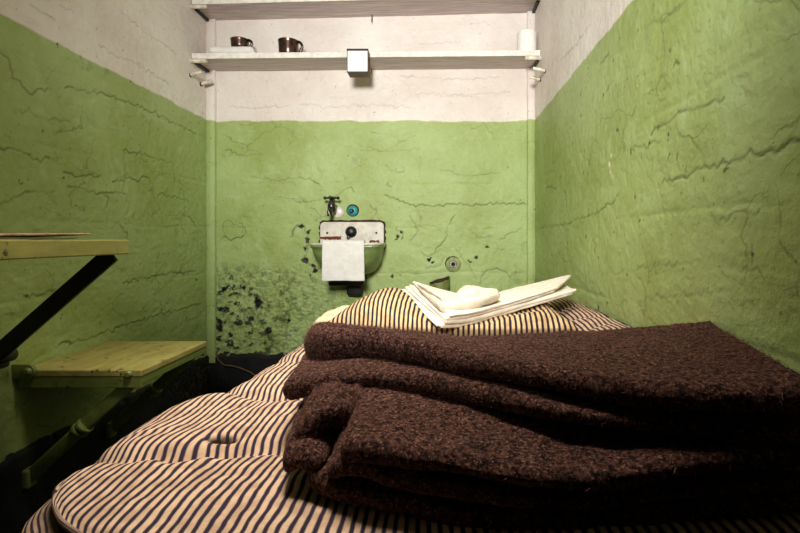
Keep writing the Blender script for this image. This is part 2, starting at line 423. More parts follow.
def back_extra(U, V, H, C, CH, BR):
    px = CX+U*F/YB; py = CY+(EYE-V)*F/YB
    # blistered, flaking paint low down on the left and under the sink
    reg = sstep(258, 285, py)*sstep(352, 300, px)*1.0
    reg = np.maximum(reg, 0.75*sstep(282, 300, py)*sstep(455, 330, px))
    n1 = fbm(U*34, V*42, 61, 4, 0.6); n2 = fbm(U*60, V*66, 66, 3, 0.6)
    H += reg*(0.007*n1+0.006*np.abs(n2))
    chip = sstep(0.22, 0.34, n1+0.25*n2)*reg*sstep(345, 225, px)
    for (x, y, r) in [(225, 311, 4), (258, 303, 6), (221, 323, 4), (268, 331, 4), (236, 302, 3), (243, 288, 2.5), (228, 345, 3), (250, 318, 3),
                      (302, 226, 2.6), (307, 240, 1.6), (305, 260, 3.4), (308, 232, 1.6), (312, 265, 2.4), (305, 250, 1.4), (316, 270, 2.4), (310, 275, 1.6),
                      (397, 228, 1.0), (401, 231, 1.2), (398, 237, 1.1), (396, 240, .8), (403, 238, .9), (413, 222, 1.2), (400, 275, 1.2), (392, 277, 1.0),
                      (470, 262, 1.4), (476, 258, 1.2), (487, 246, 1.4), (430, 260, 1.2), (433, 262, 1.2), (428, 259, 1.0), (225, 290, 2.5), (288, 322, 2)]:
        d = np.hypot(px-x, (py-y)*0.9)+3.6*fbm(U*70, V*70, 77, 3)
        k = sstep(r, r*0.55, d); CH = np.maximum(CH, k); H -= 0.004*k
    C = np.maximum(C, reg*0.55*sstep(0.02, 0.30, fbm(U*50, V*60, 69, 4, 0.6)))
    return H, C, np.maximum(CH, chip), BR
def brushed(U, V, H, seed):
    return H+0.0012*fbm(U*9+V*5, V*34-U*6, seed, 3)+0.0009*np.abs(fbm(U*16, V*30, seed+3, 3))-0.0011*sstep(0.30, 0.38, fbm(U*13, V*24, seed+8, 4))
def left_extra(U, V, H, C, CH, BR):
    H = brushed(U, V, H, 91)
    CH = np.maximum(CH, sstep(0.62, 0.66, fbm(U*42, V*42, 96, 3))*0.75*(V < 1.34))
    return H, C, CH, BR
def right_extra(U, V, H, C, CH, BR):
    for (x, y, r) in [(609, 164, .008), (611, 155, .006), (610, 172, .005), (752, 256, .005), (552, 255, .006), (565, 200, .006)]:
        p = on_right(x, y); d = np.hypot(U-p.y, V-p.z)+0.006*fbm(U*60, V*60, 78, 3)
        k = sstep(r, r*0.5, d)
        if x < 620 and x > 605: BR = np.maximum(BR, k)
        else: CH = np.maximum(CH, k)
        H -= 0.002*k
    H = 0.72*H; H = H+0.55*(brushed(U, V, H, 101)-H)
    CH = np.maximum(CH, sstep(0.62, 0.66, fbm(U*42, V*42, 106, 3))*0.75*(V < 1.34))
    return H, C, CH, BR
wall('wall_back', (XL-0.02, 0), (XR+0.02, ZC), lambda u, v, h: np.stack([u+0*h, YB-h+0*u, v+0*h], -1), (0, -1, 0), back_cracks, back_extra, 0.0036, 1)
wall('wall_left', (YF, 0), (YB+0.02, ZC), lambda u, v, h: np.stack([XL+h+0*u, u+0*h, v+0*h], -1), (1, 0, 0), left_cracks, left_extra, 0.0036, 4, 1.05)
wall('wall_right', (YF, 0), (YB+0.02, ZC), lambda u, v, h: np.stack([XR-h+0*u, u+0*h, v+0*h], -1), (-1, 0, 0), right_cracks, right_extra, 0.0036, 8, 0.55)
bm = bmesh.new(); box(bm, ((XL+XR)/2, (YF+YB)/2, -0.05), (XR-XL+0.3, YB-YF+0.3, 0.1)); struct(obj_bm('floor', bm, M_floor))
bm = bmesh.new(); box(bm, ((XL+XR)/2, (YF+YB)/2, ZC+0.05), (XR-XL+0.3, YB-YF+0.3, 0.1)); struct(obj_bm('ceiling', bm, M_ceil))

# narrow angle strips up the two back corners
def corner_strip(name, x0, x1, seed):
    n = 420; zs = np.linspace(0.2, ZC-0.001, n)
    prof = [(x0, YB+0.004), (x0, YB-0.016), (x0+0.003, YB-0.019), (x1-0.003, YB-0.019), (x1, YB-0.016), (x1, YB+0.004)]
    V = []
    for i, z in enumerate(zs):
        w = 0.0016*float(fbm(z*18, seed, seed, 3))
        for (x, y) in prof: V.append((x+w, y-w*0.8, z))
    o = mesh_np(name, V, grid_faces(n, 6), M_wall, smooth=False,
                attrs={'crack': np.zeros(n*6), 'chip': np.zeros(n*6), 'bare': np.zeros(n*6)})
    return struct(o)
corner_strip('trim_1', XL-0.004, XL+0.040, 3)
corner_strip('trim_2', XR-0.034, XR+0.004, 5)

# black skirting with a ragged top edge
def skirting(name, a, b, inward, seed):
    a = Vector(a); b = Vector(b); L = (b-a).length; n = int(L/0.004); rows = 26
    V = np.zeros((n, rows, 3))
    s = np.linspace(0, L, n); d = (b-a).normalized()
    top = 0.236+0.014*fbm(s*9, s*0, seed, 4)+0.012*np.abs(vnoise(s*70, s*0, seed+3))-0.010*(vnoise(s*45, s*0+3, seed+7) > 0.22)
    for r in range(rows):
        t = r/(rows-1)
        z = top*t
        thick = 0.013+0.004*fbm(s*20, z*20, seed+11, 3)
        if r == rows-1: thick = thick*0+0.001
        for k in range(3):
            V[:, r, k] = [a[k]+d[k]*x for x in s]+np.array(inward[k])*thick
        V[:, r, 2] = z
    return struct(mesh_np(name, V.reshape(-1, 3), grid_faces(n, rows), M_tar))
skirting('baseboard_back', (XL, YB, 0), (XR, YB, 0), (0, -1, 0), 2)
skirting('baseboard_left', (XL, YF, 0), (XL, YB, 0), (1, 0, 0), 12)
skirting('baseboard_right', (XR, YF, 0), (XR, YB, 0), (-1, 0, 0), 22)

# ------------------------------------------------------------------ shelves
def shelf(name, label, z0, th, tilt, supports):
    yf = 2.14; t = thing(name, label, 'shelf', ((XL+XR)/2, (yf+YB)/2, z0))
    bm = bmesh.new()
    box(bm, ((XL+XR)/2, (yf+YB+0.004)/2, z0+th/2), (XR-XL-0.006, YB-yf+0.004, th), Matrix.Rotation(tilt, 3, 'Y'), 0.003)
    obj_bm('shelf_board', bm, M_shelf, t)
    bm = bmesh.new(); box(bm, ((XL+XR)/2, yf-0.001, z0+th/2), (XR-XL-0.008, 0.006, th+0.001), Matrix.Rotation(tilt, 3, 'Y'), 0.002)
    obj_bm('lit_front_edge', bm, M_lit_edge, t)  # added strip, whiter than the board to paint in the light on its front
    for sgn in supports:
        xw = XL if sgn > 0 else XR
        zz = z0-tilt*(xw-(XL+XR)/2)
        bm = bmesh.new(); cyl(bm, (xw-0.006*sgn, yf-0.004, zz-0.011), (xw+0.072*sgn, yf-0.004, zz-0.011), 0.0085, n=16, bev=0.002)
        obj_bm('support_dowel', bm, M_dowel, t, True, 0.6)
        bm = bmesh.new(); box(bm, (xw+0.006*sgn, (yf+YB)/2+0.01, zz-0.006), (0.014, YB-yf-0.04, 0.012), None, 0.002)
        obj_bm('side_cleat', bm, M_black, t)
    return t
low_shelf = shelf('wall_shelf', 'worn white board shelf holding the metal cups and the paper roll', 1.578, 0.024, -0.009, (1, -1))
top_shelf = shelf('wall_shelf', 'empty board shelf at the very top of the picture, seen from below', 1.829, 0.024, -0.025, (1, -1))
def shelf_top(x): return 1.602+0.009*(x+0.31)

def peg(base, d, label):
    t = thing('wall_peg', label, 'peg', base, 'wooden wall pegs')
    bm = bmesh.new(); b = Vector(base); e = b+Vector(d)
    cyl(bm, b-Vector(d)*0.25, e, 0.0075, 0.0068, n=16, bev=0.002)
    obj_bm('peg_shaft', bm, M_dowel, t, True, 0.6)
    bm = bmesh.new(); u = Vector(d).normalized()
    cyl(bm, b-u*0.006, b+u*0.004, 0.0105, 0.009, n=16, bev=0.001)
    obj_bm('peg_collar', bm, M_rust, t, True, 0.6)
peg(on_left(190, 75), (0.052, 0, 0.014), 'pale wooden peg in the left wall, the one nearer the camera')
peg(on_left(200.8, 84), (0.052, 0, 0.016), 'pale wooden peg in the left wall, lower one close to the corner')
peg(on_right(546, 71), (-0.056, 0, 0.012), 'pale wooden peg in the right wall just under the shelf dowel')
peg(on_right(540.8, 79.5), (-0.05, 0, 0.012), 'pale wooden peg in the right wall, lowest of the two')

# hooks
def hook(p, on):
    bm = bmesh.new(); p = Vector(p)
    pts = [p+Vector((0, 0, 0.012)), p+Vector((0, 0, 0)), p+Vector((0, -0.004, -0.008))]
    pts += [p+Vector((0, -0.012+0.009*math.cos(a), -0.018+0.010*math.sin(a))) for a in [0.6-0.45*k for k in range(9)]]
    tube(bm, pts, 0.0024, 8)
    return obj_bm('screw_hook', bm, M_steel, on, True)
hook((at_depth(371.5, 66, 2.27).x, 2.27, 1.571), low_shelf)
hook((at_depth(372, 14, 2.28).x, 2.28, 1.821), top_shelf)

# white-faced box on the shelf front
bx = thing('shelf_box', 'small brown box with a square white face fixed to the shelf front', 'box', at_depth(358, 72, 2.11))
x0, x1 = at_depth(347.2, 50, 2.078).x, at_depth(368.2, 50, 2.078).x
zt, zb = at_depth(0, 49, 2.078).z, at_depth(0, 72.6, 2.078).z
bm = bmesh.new(); box(bm, ((x0+x1)/2, 2.111, (zt+zb)/2), (x1-x0, 0.066, zt-zb), None, 0.0015); obj_bm('box_body', bm, M_brown, bx)
bm = bmesh.new()
for (c, s) in (((0, zt-0.0045-(zt+zb)/2), (x1-x0+0.002, 0.009)), ((0, zb+0.002-(zt+zb)/2), (x1-x0+0.002, 0.004)), (((x0-x1)/2+0.0012, 0), (0.0024, zt-zb)), (((x1-x0)/2-0.0012, 0), (0.0024, zt-zb))):
    box(bm, ((x0+x1)/2+c[0], 2.0765, (zt+zb)/2+c[1]), (s[0], 0.005, s[1]))
obj_bm('dark_edging', bm, M_blackrub, bx)
bm = bmesh.new(); box(bm, ((x0+x1)/2, 2.0765, (zt+zb)/2-0.002), (x1-x0-0.004, 0.0035, zt-zb-0.012)); obj_bm('white_face', bm, M_white, bx)

# cups
def cup(cx, cy, z, r, h, label, ang):
    t = thing('metal_cup', label, 'cup', (cx, cy, z), 'metal cups on the shelf')
    w = 0.0018
    prof = [(0, 0.002), (r*0.72, 0.0), (r*0.84, 0.003), (r*0.9, h*0.12), (r*0.95, h*0.45), (r*0.985, h*0.8), (r*1.0, h*0.955), (r*1.03, h*0.985), (r*1.025, h),
            (r*0.985, h*0.985), (r*0.96, h*0.8), (r*0.92, h*0.4), (r*0.86, h*0.1), (r*0.7, 0.005), (0, 0.005)]
    bm = bmesh.new(); lathe(bm, prof, 40, Matrix.Translation((cx, cy, z))); obj_bm('cup_body', bm, M_cup, t, True, 0.9)
    bm = bmesh.new(); pts = []
    for k in range(13):
        a = PI*0.5-PI*k/12
        rr = r*0.93+r*0.52*math.cos(a)*(1.0 if k < 7 else 0.9); zz = z+h*0.56+h*0.38*math.sin(a)
        pts.append((cx+rr*math.cos(ang), cy+rr*math.sin(ang), zz))
    tube(bm, pts, 0.0062, 10); obj_bm('cup_handle', bm, M_cup, t, True)
c1x = at_depth(239.5, 40, 2.2).x; c2x = at_depth(288.5, 40, 2.19).x
cloth_top = shelf_top(-0.9)+0.038
cup(c1x, 2.205, cloth_top-0.001, 0.040, 0.047, 'low tarnished metal cup standing on the folded white cloth', -0.15)
cup(c2x, 2.19, shelf_top(c2x), 0.045, 0.070, 'tarnished metal cup standing on the bare shelf board', -0.15)

# paper roll
t = thing('paper_roll', 'white paper roll standing at the right end of the shelf', 'paper roll', (0.405, 2.2, shelf_top(0.405)))
zb_ = shelf_top(0.405); bm = bmesh.new()
lathe(bm, [(0.018, 0.001), (0.041, 0), (0.0435, 0.004), (0.0435, 0.098), (0.041, 0.103), (0.019, 0.103), (0.018, 0.1), (0.018, 0.001)], 40, Matrix.Translation((0.405, 2.2, zb_)))
obj_bm('roll', bm, M_white, t, True, 0.7)
bm = bmesh.new(); lathe(bm, [(0.0165, 0.0005), (0.0178, 0.0005), (0.0178, 0.102), (0.0165, 0.102), (0.0165, 0.0005)], 24, Matrix.Translation((0.405, 2.2, zb_)))
obj_bm('cardboard_core', bm, M_brown, t, True, 0.7)

# ------------------------------------------------------------------ generic folded slabs (cloth, blankets)
def catmull(tbl, s):
    """tbl: rows (s, values...), natural smooth interpolation"""
    T = np.array(tbl, float); x = T[:, 0]
    out = np.zeros((len(s), T.shape[1]-1))
    for c in range(1, T.shape[1]):
        y = T[:, c]; m_ = np.gradient(y, x)
        i = np.clip(np.searchsorted(x, s)-1, 0, len(x)-2)
        h = x[i+1]-x[i]; t = (s-x[i])/h
        out[:, c-1] = (2*t**3-3*t**2+1)*y[i]+(t**3-2*t**2+t)*h*m_[i]+(-2*t**3+3*t**2)*y[i+1]+(t**3-t**2)*h*m_[i+1]
    return out
def slab(stations, step=0.004, wav=0.004, wscale=9, seed=0, fine=0.0012, fscale=60, end_round=0.5, cross=None, sag=0.0, e0=1.0, e1=1.0):
    """stations: (Fx, Fy, Fz, Bx, By, Bz, thickness) from left to right: centre line of the front lip and of the back lip."""
    S = np.array(stations, float)
    mid = (S[:, :3]+S[:, 3:6])/2
    dl = np.hypot(np.diff(mid[:, 0]), np.diff(mid[:, 1])); s = np.concatenate([[0], np.cumsum(dl)])
    n = max(8, int(s[-1]/step))
    # samples packed towards the two rounded ends
    q = np.linspace(0, 1, n); ss = s[-1]*q
    extra = 0.5*np.max(S[:, 6])
    k = np.linspace(0, 1, 9)[1:]
    ss = np.unique(np.concatenate([ss, extra*(1-np.cos(k*PI/2)), s[-1]-extra*(1-np.cos(k*PI/2))]))
    P = catmull(np.column_stack([s, S]), ss)
    n = len(ss)
    Fp, Bp, T = P[:, :3], P[:, 3:6], P[:, 6]
    er = np.maximum(T*end_round, 1e-4)
    w0 = np.sqrt(np.clip(1-(1-np.clip(ss/er, 0, 1))**2, 0, 1)); w1 = np.sqrt(np.clip(1-(1-np.clip((s[-1]-ss)/er, 0, 1))**2, 0, 1))
    E = np.maximum(np.minimum(w0, w1), 0.02)
    W = np.linalg.norm((Bp-Fp)[:, :2], axis=1).mean()
    nc = cross or max(16, int(W/step)); na = 9
    # unit profile: position along front-back (0..1), offset of rounding, height sign
    V = []
    for j in range(na): # front nose, from bottom to top
        a = -PI/2+PI*j/(na-1); V.append((0.0, -math.cos(a), math.sin(a)))
    for j in range(1, nc): V.append((j/nc, 0.0, 1.0))
    for j in range(na):
        a = PI/2-PI*j/(na-1); V.append((1.0, math.cos(a), math.sin(a)))
    for j in range(1, nc): V.append((1-j/nc, 0.0, -1.0))
    V = np.array(V); m_ = len(V)
    D = Bp-Fp; L = np.linalg.norm(D, axis=1, keepdims=True); Dn = D/L
    up = np.array([0, 0, 1.0]); N = up-Dn*(Dn @ up)[:, None]; N /= np.linalg.norm(N, axis=1, keepdims=True)
    r = (T/2)[:, None]*E[:, None]
    a = V[None, :, 0]; o = V[None, :, 1]; hgt = V[None, :, 2]
    Pm = Fp[:, None, :]+D[:, None, :]*a[..., None]+Dn[:, None, :]*(o*r)[..., None]+N[:, None, :]*(hgt*r)[..., None]
    if sag: Pm[..., 2] -= sag*np.sin(PI*a)
    x, y, z = Pm[..., 0], Pm[..., 1], Pm[..., 2]
    h1 = fbm(x*wscale, y*wscale+hgt*0.8, seed, 3); h2 = fbm(x*fscale+z*40, y*fscale+z*fscale, seed+5, 3)
    rad = Dn[:, None, :]*o[..., None]+N[:, None, :]*hgt[..., None]
    Pm = Pm+rad*(fine*h2*E[:, None])[..., None]
    Pm[..., 2] += wav*h1
    vs = Pm.reshape(-1, 3); fs = grid_faces(n, m_, True)
    # caps at the two ends
    c0 = vs[:m_].mean(0); c1 = vs[-m_:].mean(0)
    vs = np.concatenate([vs, [c0, c1]]); i = np.arange(m_); i2 = (i+1) % m_
    cap0 = np.stack([np.full(m_, n*m_), i, i2, i2], -1); b = (n-1)*m_
    cap1 = np.stack([np.full(m_, n*m_+1), b+i2, b+i, b+i], -1)
    return vs, fs, np.concatenate([cap0[:, :3], cap1[:, :3]])
def join_slabs(name, slabs, mat, parent=None):
    V = []; Q = []; Tt = []; off = 0
    for vs, fs, tr in slabs:
        V.append(vs); Q.append(fs+off); Tt.append(tr+off); off += len(vs)
    faces = [tuple(f) for q in Q for f in q.tolist()]+[tuple(f) for q in Tt for f in q.tolist()]
    o = mesh_np(name, np.concatenate(V), faces, mat, parent)
    bm = bmesh.new(); bm.from_mesh(o.data); bmesh.ops.recalc_face_normals(bm, faces=bm.faces); bm.to_mesh(o.data); bm.free()
    return o
def quad_slab(A, B, C, D, t, **kw):
    """A back left, B front left, C front right, D back right (3-D corners)"""
    A, B, C, D = map(np.array, (A, B, C, D)); rows = []
    for u in np.linspace(0, 1, 6):
        f = B*(1-u)+C*u; b = A*(1-u)+D*u
        rows.append([*f, *b, t])
    return slab(rows, **kw)

# folded cloth under the low cup
z0 = shelf_top(-0.9)
sl = [quad_slab((-1.005, 2.275, z0+0.0195), (-1.012, 2.165, z0+0.0195), (-0.812, 2.165, z0+0.0195), (-0.81, 2.275, z0+0.0195), 0.036, wav=0.003, wscale=14, seed=3, fine=0.001)]
sl.append(quad_slab((-0.99, 2.27, z0+0.013), (-1.0, 2.162, z0+0.010), (-0.805, 2.162, z0+0.009), (-0.8, 2.27, z0+0.012), 0.014, wav=0.002, wscale=14, seed=4))
tag(join_slabs('folded_cloth', sl, M_towel), 'folded white cloth lying on the left end of the shelf', 'cloth')

# ------------------------------------------------------------------ sink
sk = thing('wall_sink', 'small wall sink with white back panel, green painted basin and rusty edges', 'sink', (-0.40, 2.3, 0.6))
sx0, sx1 = on_back(320.5, 0).x, on_back(385, 0).x; scx = (sx0+sx1)/2
szt, szb = on_back(0, 221.5).z, on_back(0, 247).z
def plate(w, h, y0, y1, cx, cz, r, n=6, bev=0.003, wob=0.0, seed=0):
    bm = bmesh.new(); pts = []
    for (sx, sz, a0) in ((1, 1, 0), (-1, 1, PI/2), (-1, -1, PI), (1, -1, 1.5*PI)):
        for k in range(n+1):
            a = a0+PI/2*k/n; rr = r if sz > 0 else 0.003
            pts.append((cx+sx*(w/2-rr)+rr*math.cos(a), cz+sz*(h/2-rr)+rr*math.sin(a)))
    if wob:
        P2 = []
        for a, b in zip(pts, pts[1:]+pts[:1]):
            for k in range(14): P2.append((a[0]+(b[0]-a[0])*k/14, a[1]+(b[1]-a[1])*k/14))
        pts = [(x+wob*float(vnoise(x*160, z*160, seed)), z+wob*float(vnoise(x*160, z*160, seed+4))) for x, z in P2]
    f = bm.faces.new([bm.verts.new((x, y0, z)) for x, z in pts])
    r_ = bmesh.ops.extrude_face_region(bm, geom=[f])
    vs = [v for v in r_['geom'] if isinstance(v, bmesh.types.BMVert)]
    bmesh.ops.translate(bm, verts=vs, vec=(0, y1-y0, 0))
    if bev:
        es = list({e for v in vs for e in v.link_edges if all(x in vs for x in e.verts)})
        bmesh.ops.bevel(bm, geom=es, offset=bev, segments=2, profile=0.5, affect='EDGES')
    return bm
obj_bm('rusted_backing', plate(sx1-sx0+0.006, szt-szb+0.010, 2.305, 2.284, scx, (szt+szb)/2+0.001, 0.024, wob=0.008, bev=0, seed=2), M_rust, sk)
obj_bm('back_panel', plate(sx1-sx0-0.006, szt-szb-0.004, 2.30, 2.276, scx, (szt+szb)/2-0.001, 0.02, bev=0.004), M_enamel, sk)
def knobm(cx, cz, y, prof, n=28):
    bm = bmesh.new(); lathe(bm, prof, n, facing_camera((cx, y, cz))); return bm
p = on_back(352, 232)
obj_bm('spigot_plug', knobm(p.x, p.z, 2.277, [(0, 0.022), (0.012, 0.022), (0.02, 0.017), (0.024, 0.008), (0.027, 0.004), (0.027, 0), (0, 0)]), M_blackrub, sk, True, 0.7)
p2 = on_back(349.5, 237.5)
obj_bm('spigot_nib', knobm(p2.x, p2.z, 2.277, [(0, 0.018), (0.007, 0.016), (0.009, 0.006), (0.009, 0), (0, 0)], 16), M_blackrub, sk, True, 0.7)
for (x, y) in ((328.3, 233), (377, 233)):
    q = on_back(x, y)
    obj_bm('screw', knobm(q.x, q.z, 2.277, [(0, 0.003), (0.004, 0.003), (0.0055, 0.001), (0.0055, 0), (0, 0)], 14), M_blackrub, sk, True, 0.7)
for (xa, xb, ya, yb) in ((321.5, 342, 236.6, 239.6), (370, 380, 240.4, 242.4)):
    a = on_back(xa, ya); b = on_back(xb, yb)
    obj_bm('rust_streak', plate(b.x-a.x, a.z-b.z, 2.278, 2.2748, (a.x+b.x)/2, (a.z+b.z)/2, 0.003, wob=0.005, bev=0, seed=6), simple('rust_red', (122, 58, 34), 0.85, scale=120, dark=(84, 38, 22)), sk)
# basin: rounded bowl hung on the wall
rimz = 0.757
def bowl_ring(w, d, z, n=64, e=None):
    """half superellipse from the wall outwards: width w, depth d"""
    pts = []; e = e or (9.0 if z > rimz-0.03 else 9.0-6.0*min(1, (rimz-0.03-z)/0.08))
    for k in range(n+1):
        a = PI*k/n
        ca, sa = math.cos(a), math.sin(a)
        pts.append((scx+w/2*math.copysign(abs(ca)**(2/e), ca), 2.292-d*abs(sa)**(2/e), z))
    return pts
W0 = sx1-sx0
outer = [(W0+0.008, .205, rimz), (W0+0.012, .209, rimz-0.004), (W0+0.012, .209, rimz-0.012), (W0-0.002, .200, rimz-0.018), (W0-0.008, .196, rimz-.035), (W0-.02, .188, rimz-.07), (W0-.045, .168, rimz-.10), (W0-.085, .14, rimz-.125), (W0-.15, .095, rimz-.14), (W0-.24, .04, rimz-.146)]
inner = [(W0-0.012, .192, rimz-0.001), (W0-0.022, .184, rimz-0.010), (W0-0.03, .176, rimz-.03), (W0-.05, .16, rimz-.08), (W0-.1, .12, rimz-.11), (W0-.2, .05, rimz-.12)]
rings = [bowl_ring(*r) for r in inner[::-1]+outer]
V = np.array(rings); nr, nn = V.shape[:2]
bm = bmesh.new(); vv = [[bm.verts.new(p) for p in r] for r in rings]
for i in range(nr-1):
    for k in range(nn-1): bm.faces.new((vv[i][k], vv[i][k+1], vv[i+1][k+1], vv[i+1][k]))
bm.faces.new(vv[0]); bm.faces.new(vv[-1])
# wall side of the bowl
for k in (0, nn-1):
    col_ = [vv[i][k] for i in range(nr)]
    bm.faces.new(col_)
obj_bm('basin', bm, M_basin, sk, True, 0.8)
bm = bmesh.new(); tube(bm, bowl_ring(W0+0.008, .205, rimz+0.001), 0.0042, 8); obj_bm('basin_rim', bm, M_enamel, sk, True)
bm = bmesh.new(); box(bm, (on_back(350, 0).x, 2.25, 0.588), (0.16, 0.11, 0.04), None, 0.008); box(bm, (on_back(356, 0).x, 2.275, 0.55), (0.07, 0.06, 0.06), None, 0.008)
obj_bm('drain_trap', bm, M_black, sk, True, 0.6)

# towel over the basin front
tw = []
tx0, tx1 = at_depth(322, 0, 2.075).x, at_depth(363.8, 0, 2.075).x
prof = []   # (y, z) path from inside the bowl over the rim and down the front
for k in range(8): prof.append((2.118, rimz-0.055+0.058*k/7))
for k in range(1, 8):
    a = PI*k/8; prof.append((2.1005+0.0175*math.cos(a), rimz+0.0055+0.013*math.sin(a)))
zlow = at_depth(0, 281, 2.075).z
for k in range(46):
    t_ = k/45; prof.append((2.083-0.004*math.sin(t_*PI), rimz+0.003+(zlow-rimz-0.003)*t_))
prof = np.array(prof); nu = 56
def towel_mesh():
    us = np.linspace(0, 1, nu); th = 0.007
    d = np.gradient(prof, axis=0); nrm = np.stack([-d[:, 1], d[:, 0]], -1); nrm /= np.linalg.norm(nrm, axis=1, keepdims=True)
    sides = []
    for sg in (0, 1):
        y = prof[None, :, 0]+nrm[None, :, 0]*th*(sg)*1.0; z = prof[None, :, 1]+nrm[None, :, 1]*th*sg
        x = tx0+(tx1-tx0)*us[:, None]+0*y
        drop = np.clip((rimz-z)/0.17, 0, 1)
        x = x+(0.004*(us[:, None]-0.5)*drop)+0.002*fbm(z*22, us[:, None]*0+1, 5, 2)
        y = y-0.005*fbm(x*26, z*12, 9, 3)*drop*(1 if 1 else 0)-0.0012*fbm(x*150, z*150, 13, 2)
        z = z+0.004*fbm(x*16, x*0, 15, 2)*drop
        sides.append(np.stack([x, y, z], -1))
    A, B = sides; npf = len(prof)
    vs = np.concatenate([A.reshape(-1, 3), B.reshape(-1, 3)]); f = grid_faces(nu, npf)
    off = nu*npf; fs = [f, f[:, ::-1]+off]
    def strip(ia):
        ia = np.array(ia); return np.stack([ia[:-1], ia[1:], ia[1:]+off, ia[:-1]+off], -1)
    fs += [strip(np.arange(npf)), strip(np.arange(npf)+(nu-1)*npf), strip(np.arange(nu)*npf), strip(np.arange(nu)*npf+npf-1)]
    return vs, np.concatenate(fs)
vs, fs = towel_mesh()
o = mesh_np('hand_towel', vs, fs, M_towel)
bm = bmesh.new(); bm.from_mesh(o.data); bmesh.ops.recalc_face_normals(bm, faces=bm.faces); bm.to_mesh(o.data); bm.free()
tag(o, 'white terry hand towel hung over the front of the sink basin', 'towel')

# tap and blanked valve above the sink
p = on_back(334.5, 208)
fc = thing('wall_tap', 'dark metal tap with a cross handle above the sink', 'tap', (p.x, 2.3, p.z))
e = on_back(338, 212.5)
obj_bm('escutcheon', knobm(e.x, e.z, 2.298, [(0, 0.008), (0.018, 0.008), (0.026, 0.004), (0.028, 0), (0, 0)]), M_enamel, fc, True, 0.7)
bm = bmesh.new(); cyl(bm, (p.x, 2.298, p.z+0.004), (p.x, 2.235, p.z+0.004), 0.015, 0.013, 20)
lathe(bm, [(0, -0.024), (0.014, -0.022), (0.018, -0.01), (0.018, 0.008), (0.014, 0.02), (0.009, 0.03), (0.006, 0.045), (0, 0.046)], 20, Matrix.Translation((p.x, 2.235, p.z)))
tube(bm, [(p.x, 2.237, p.z-0.005), (p.x-0.001, 2.215, p.z-0.012), (p.x-0.002, 2.2, p.z-0.024), (p.x-0.003, 2.197, p.z-0.044)], [0.013, 0.0125, 0.0115, 0.011], 14)
obj_bm('tap_body', bm, M_chrome, fc, True, 0.8)
bm = bmesh.new(); zc = p.z+0.042
for a in (0.0, PI/2):
    d = Vector((math.cos(a), math.sin(a), 0))*0.03; c = Vector((p.x, 2.235, zc))
    cyl(bm, c-d, c+d, 0.0048, n=12)
    for s_ in (-1, 1): bmesh.ops.create_uvsphere(bm, u_segments=12, v_segments=8, radius=0.008, matrix=Matrix.Translation(c+d*s_))
lathe(bm, [(0, 0.008), (0.009, 0.007), (0.011, 0), (0.009, -0.01), (0, -0.01)], 16, Matrix.Translation((p.x, 2.235, zc)))
obj_bm('cross_handle', bm, M_chrome, fc, True, 0.8)
p = on_back(352.6, 211)
vl = thing('blanked_valve', 'round teal valve plate on the wall beside the tap', 'valve', (p.x, 2.3, p.z))
obj_bm('valve_plate', knobm(p.x, p.z, 2.298, [(0.010, 0.012), (0.016, 0.011), (0.023, 0.006), (0.026, 0.001), (0.026, 0), (0, 0)]), M_teal, vl, True, 0.7)
obj_bm('dark_backing_ring', knobm(p.x+0.001, p.z+0.002, 2.302, [(0, 0.006), (0.027, 0.006), (0.030, 0.003), (0.030, 0), (0, 0)]), M_rust, vl, True, 0.7)
obj_bm('valve_stub', knobm(p.x-0.003, p.z-0.001, 2.288, [(0, 0.014), (0.006, 0.014), (0.010, 0.010), (0.011, 0), (0, 0)]), M_chrome, vl, True, 0.7)

# flange ring low on the wall, and the broken stub below it
p = on_back(453, 264)
fl = thing('pipe_flange', 'round green wall flange with a dark hole in its middle', 'flange', (p.x, 2.3, p.z))
obj_bm('dark_gasket', knobm(p.x, p.z, 2.302, [(0, 0.007), (0.036, 0.007), (0.039, 0.004), (0.039, 0), (0, 0)]), M_rust, fl, True, 0.7)
obj_bm('flange_ring', knobm(p.x+0.002, p.z-0.002, 2.297, [(0.012, 0.002), (0.013, 0.012), (0.018, 0.013), (0.026, 0.010), (0.0345, 0.005), (0.036, 0.001), (0.036, 0), (0.012, 0)]), M_flange, fl, True, 0.5)
obj_bm('steel_collar', knobm(p.x, p.z, 2.288, [(0.009, 0.002), (0.010, 0.009), (0.016, 0.009), (0.019, 0.004), (0.019, 0), (0.009, 0.0)]), M_steel, fl, True, 0.5)
obj_bm('dark_hole', knobm(p.x, p.z, 2.286, [(0, 0.003), (0.0115, 0.003), (0.0115, 0), (0, 0)]), M_tar, fl, True, 0.5)
pa, pb = on_back(431, 284), on_back(450, 276)
st = thing('pipe_stub', 'broken green pipe stub with a rusty rim behind the folded linen', 'pipe', ((pa.x+pb.x)/2, 2.3, pa.z-0.05))
c = Vector(((pa.x+pb.x)/2-0.004, 2.285, 0.5)); bm = bmesh.new(); n = 36; prev = None; rim = []
for (z, r) in ((0.36, 0.048), (0.5, 0.048), (None, 0.046), (None, 0.036), (0.4, 0.036)):
    ring = []
    for k in range(n):
        a = 2*PI*k/n; x = c.x+r*math.cos(a); y = 2.262+r*0.62*math.sin(a)
        zz = z if z is not None else 0.585+0.32*(x-c.x)+0.006*float(vnoise(a*3, 0.5, 3))
        ring.append(bm.verts.new((x, y, zz)))
    if prev:
        for k in range(n): bm.faces.new((prev[k], prev[(k+1) % n], ring[(k+1) % n], ring[k]))
    prev = ring
obj_bm('stub_body', bm, M_gmetal, st, True, 0.6)
bm = bmesh.new(); pts = []
for k in range(n):
    a = 2*PI*k/n; x = c.x+0.041*math.cos(a); pts.append((x, 2.262+0.041*0.62*math.sin(a), 0.587+0.32*(x-c.x)+0.006*float(vnoise(a*3, 0.5, 3))))
tube(bm, pts, 0.0065, 8, True); obj_bm('rusty_rim', bm, M_rust, st, True)

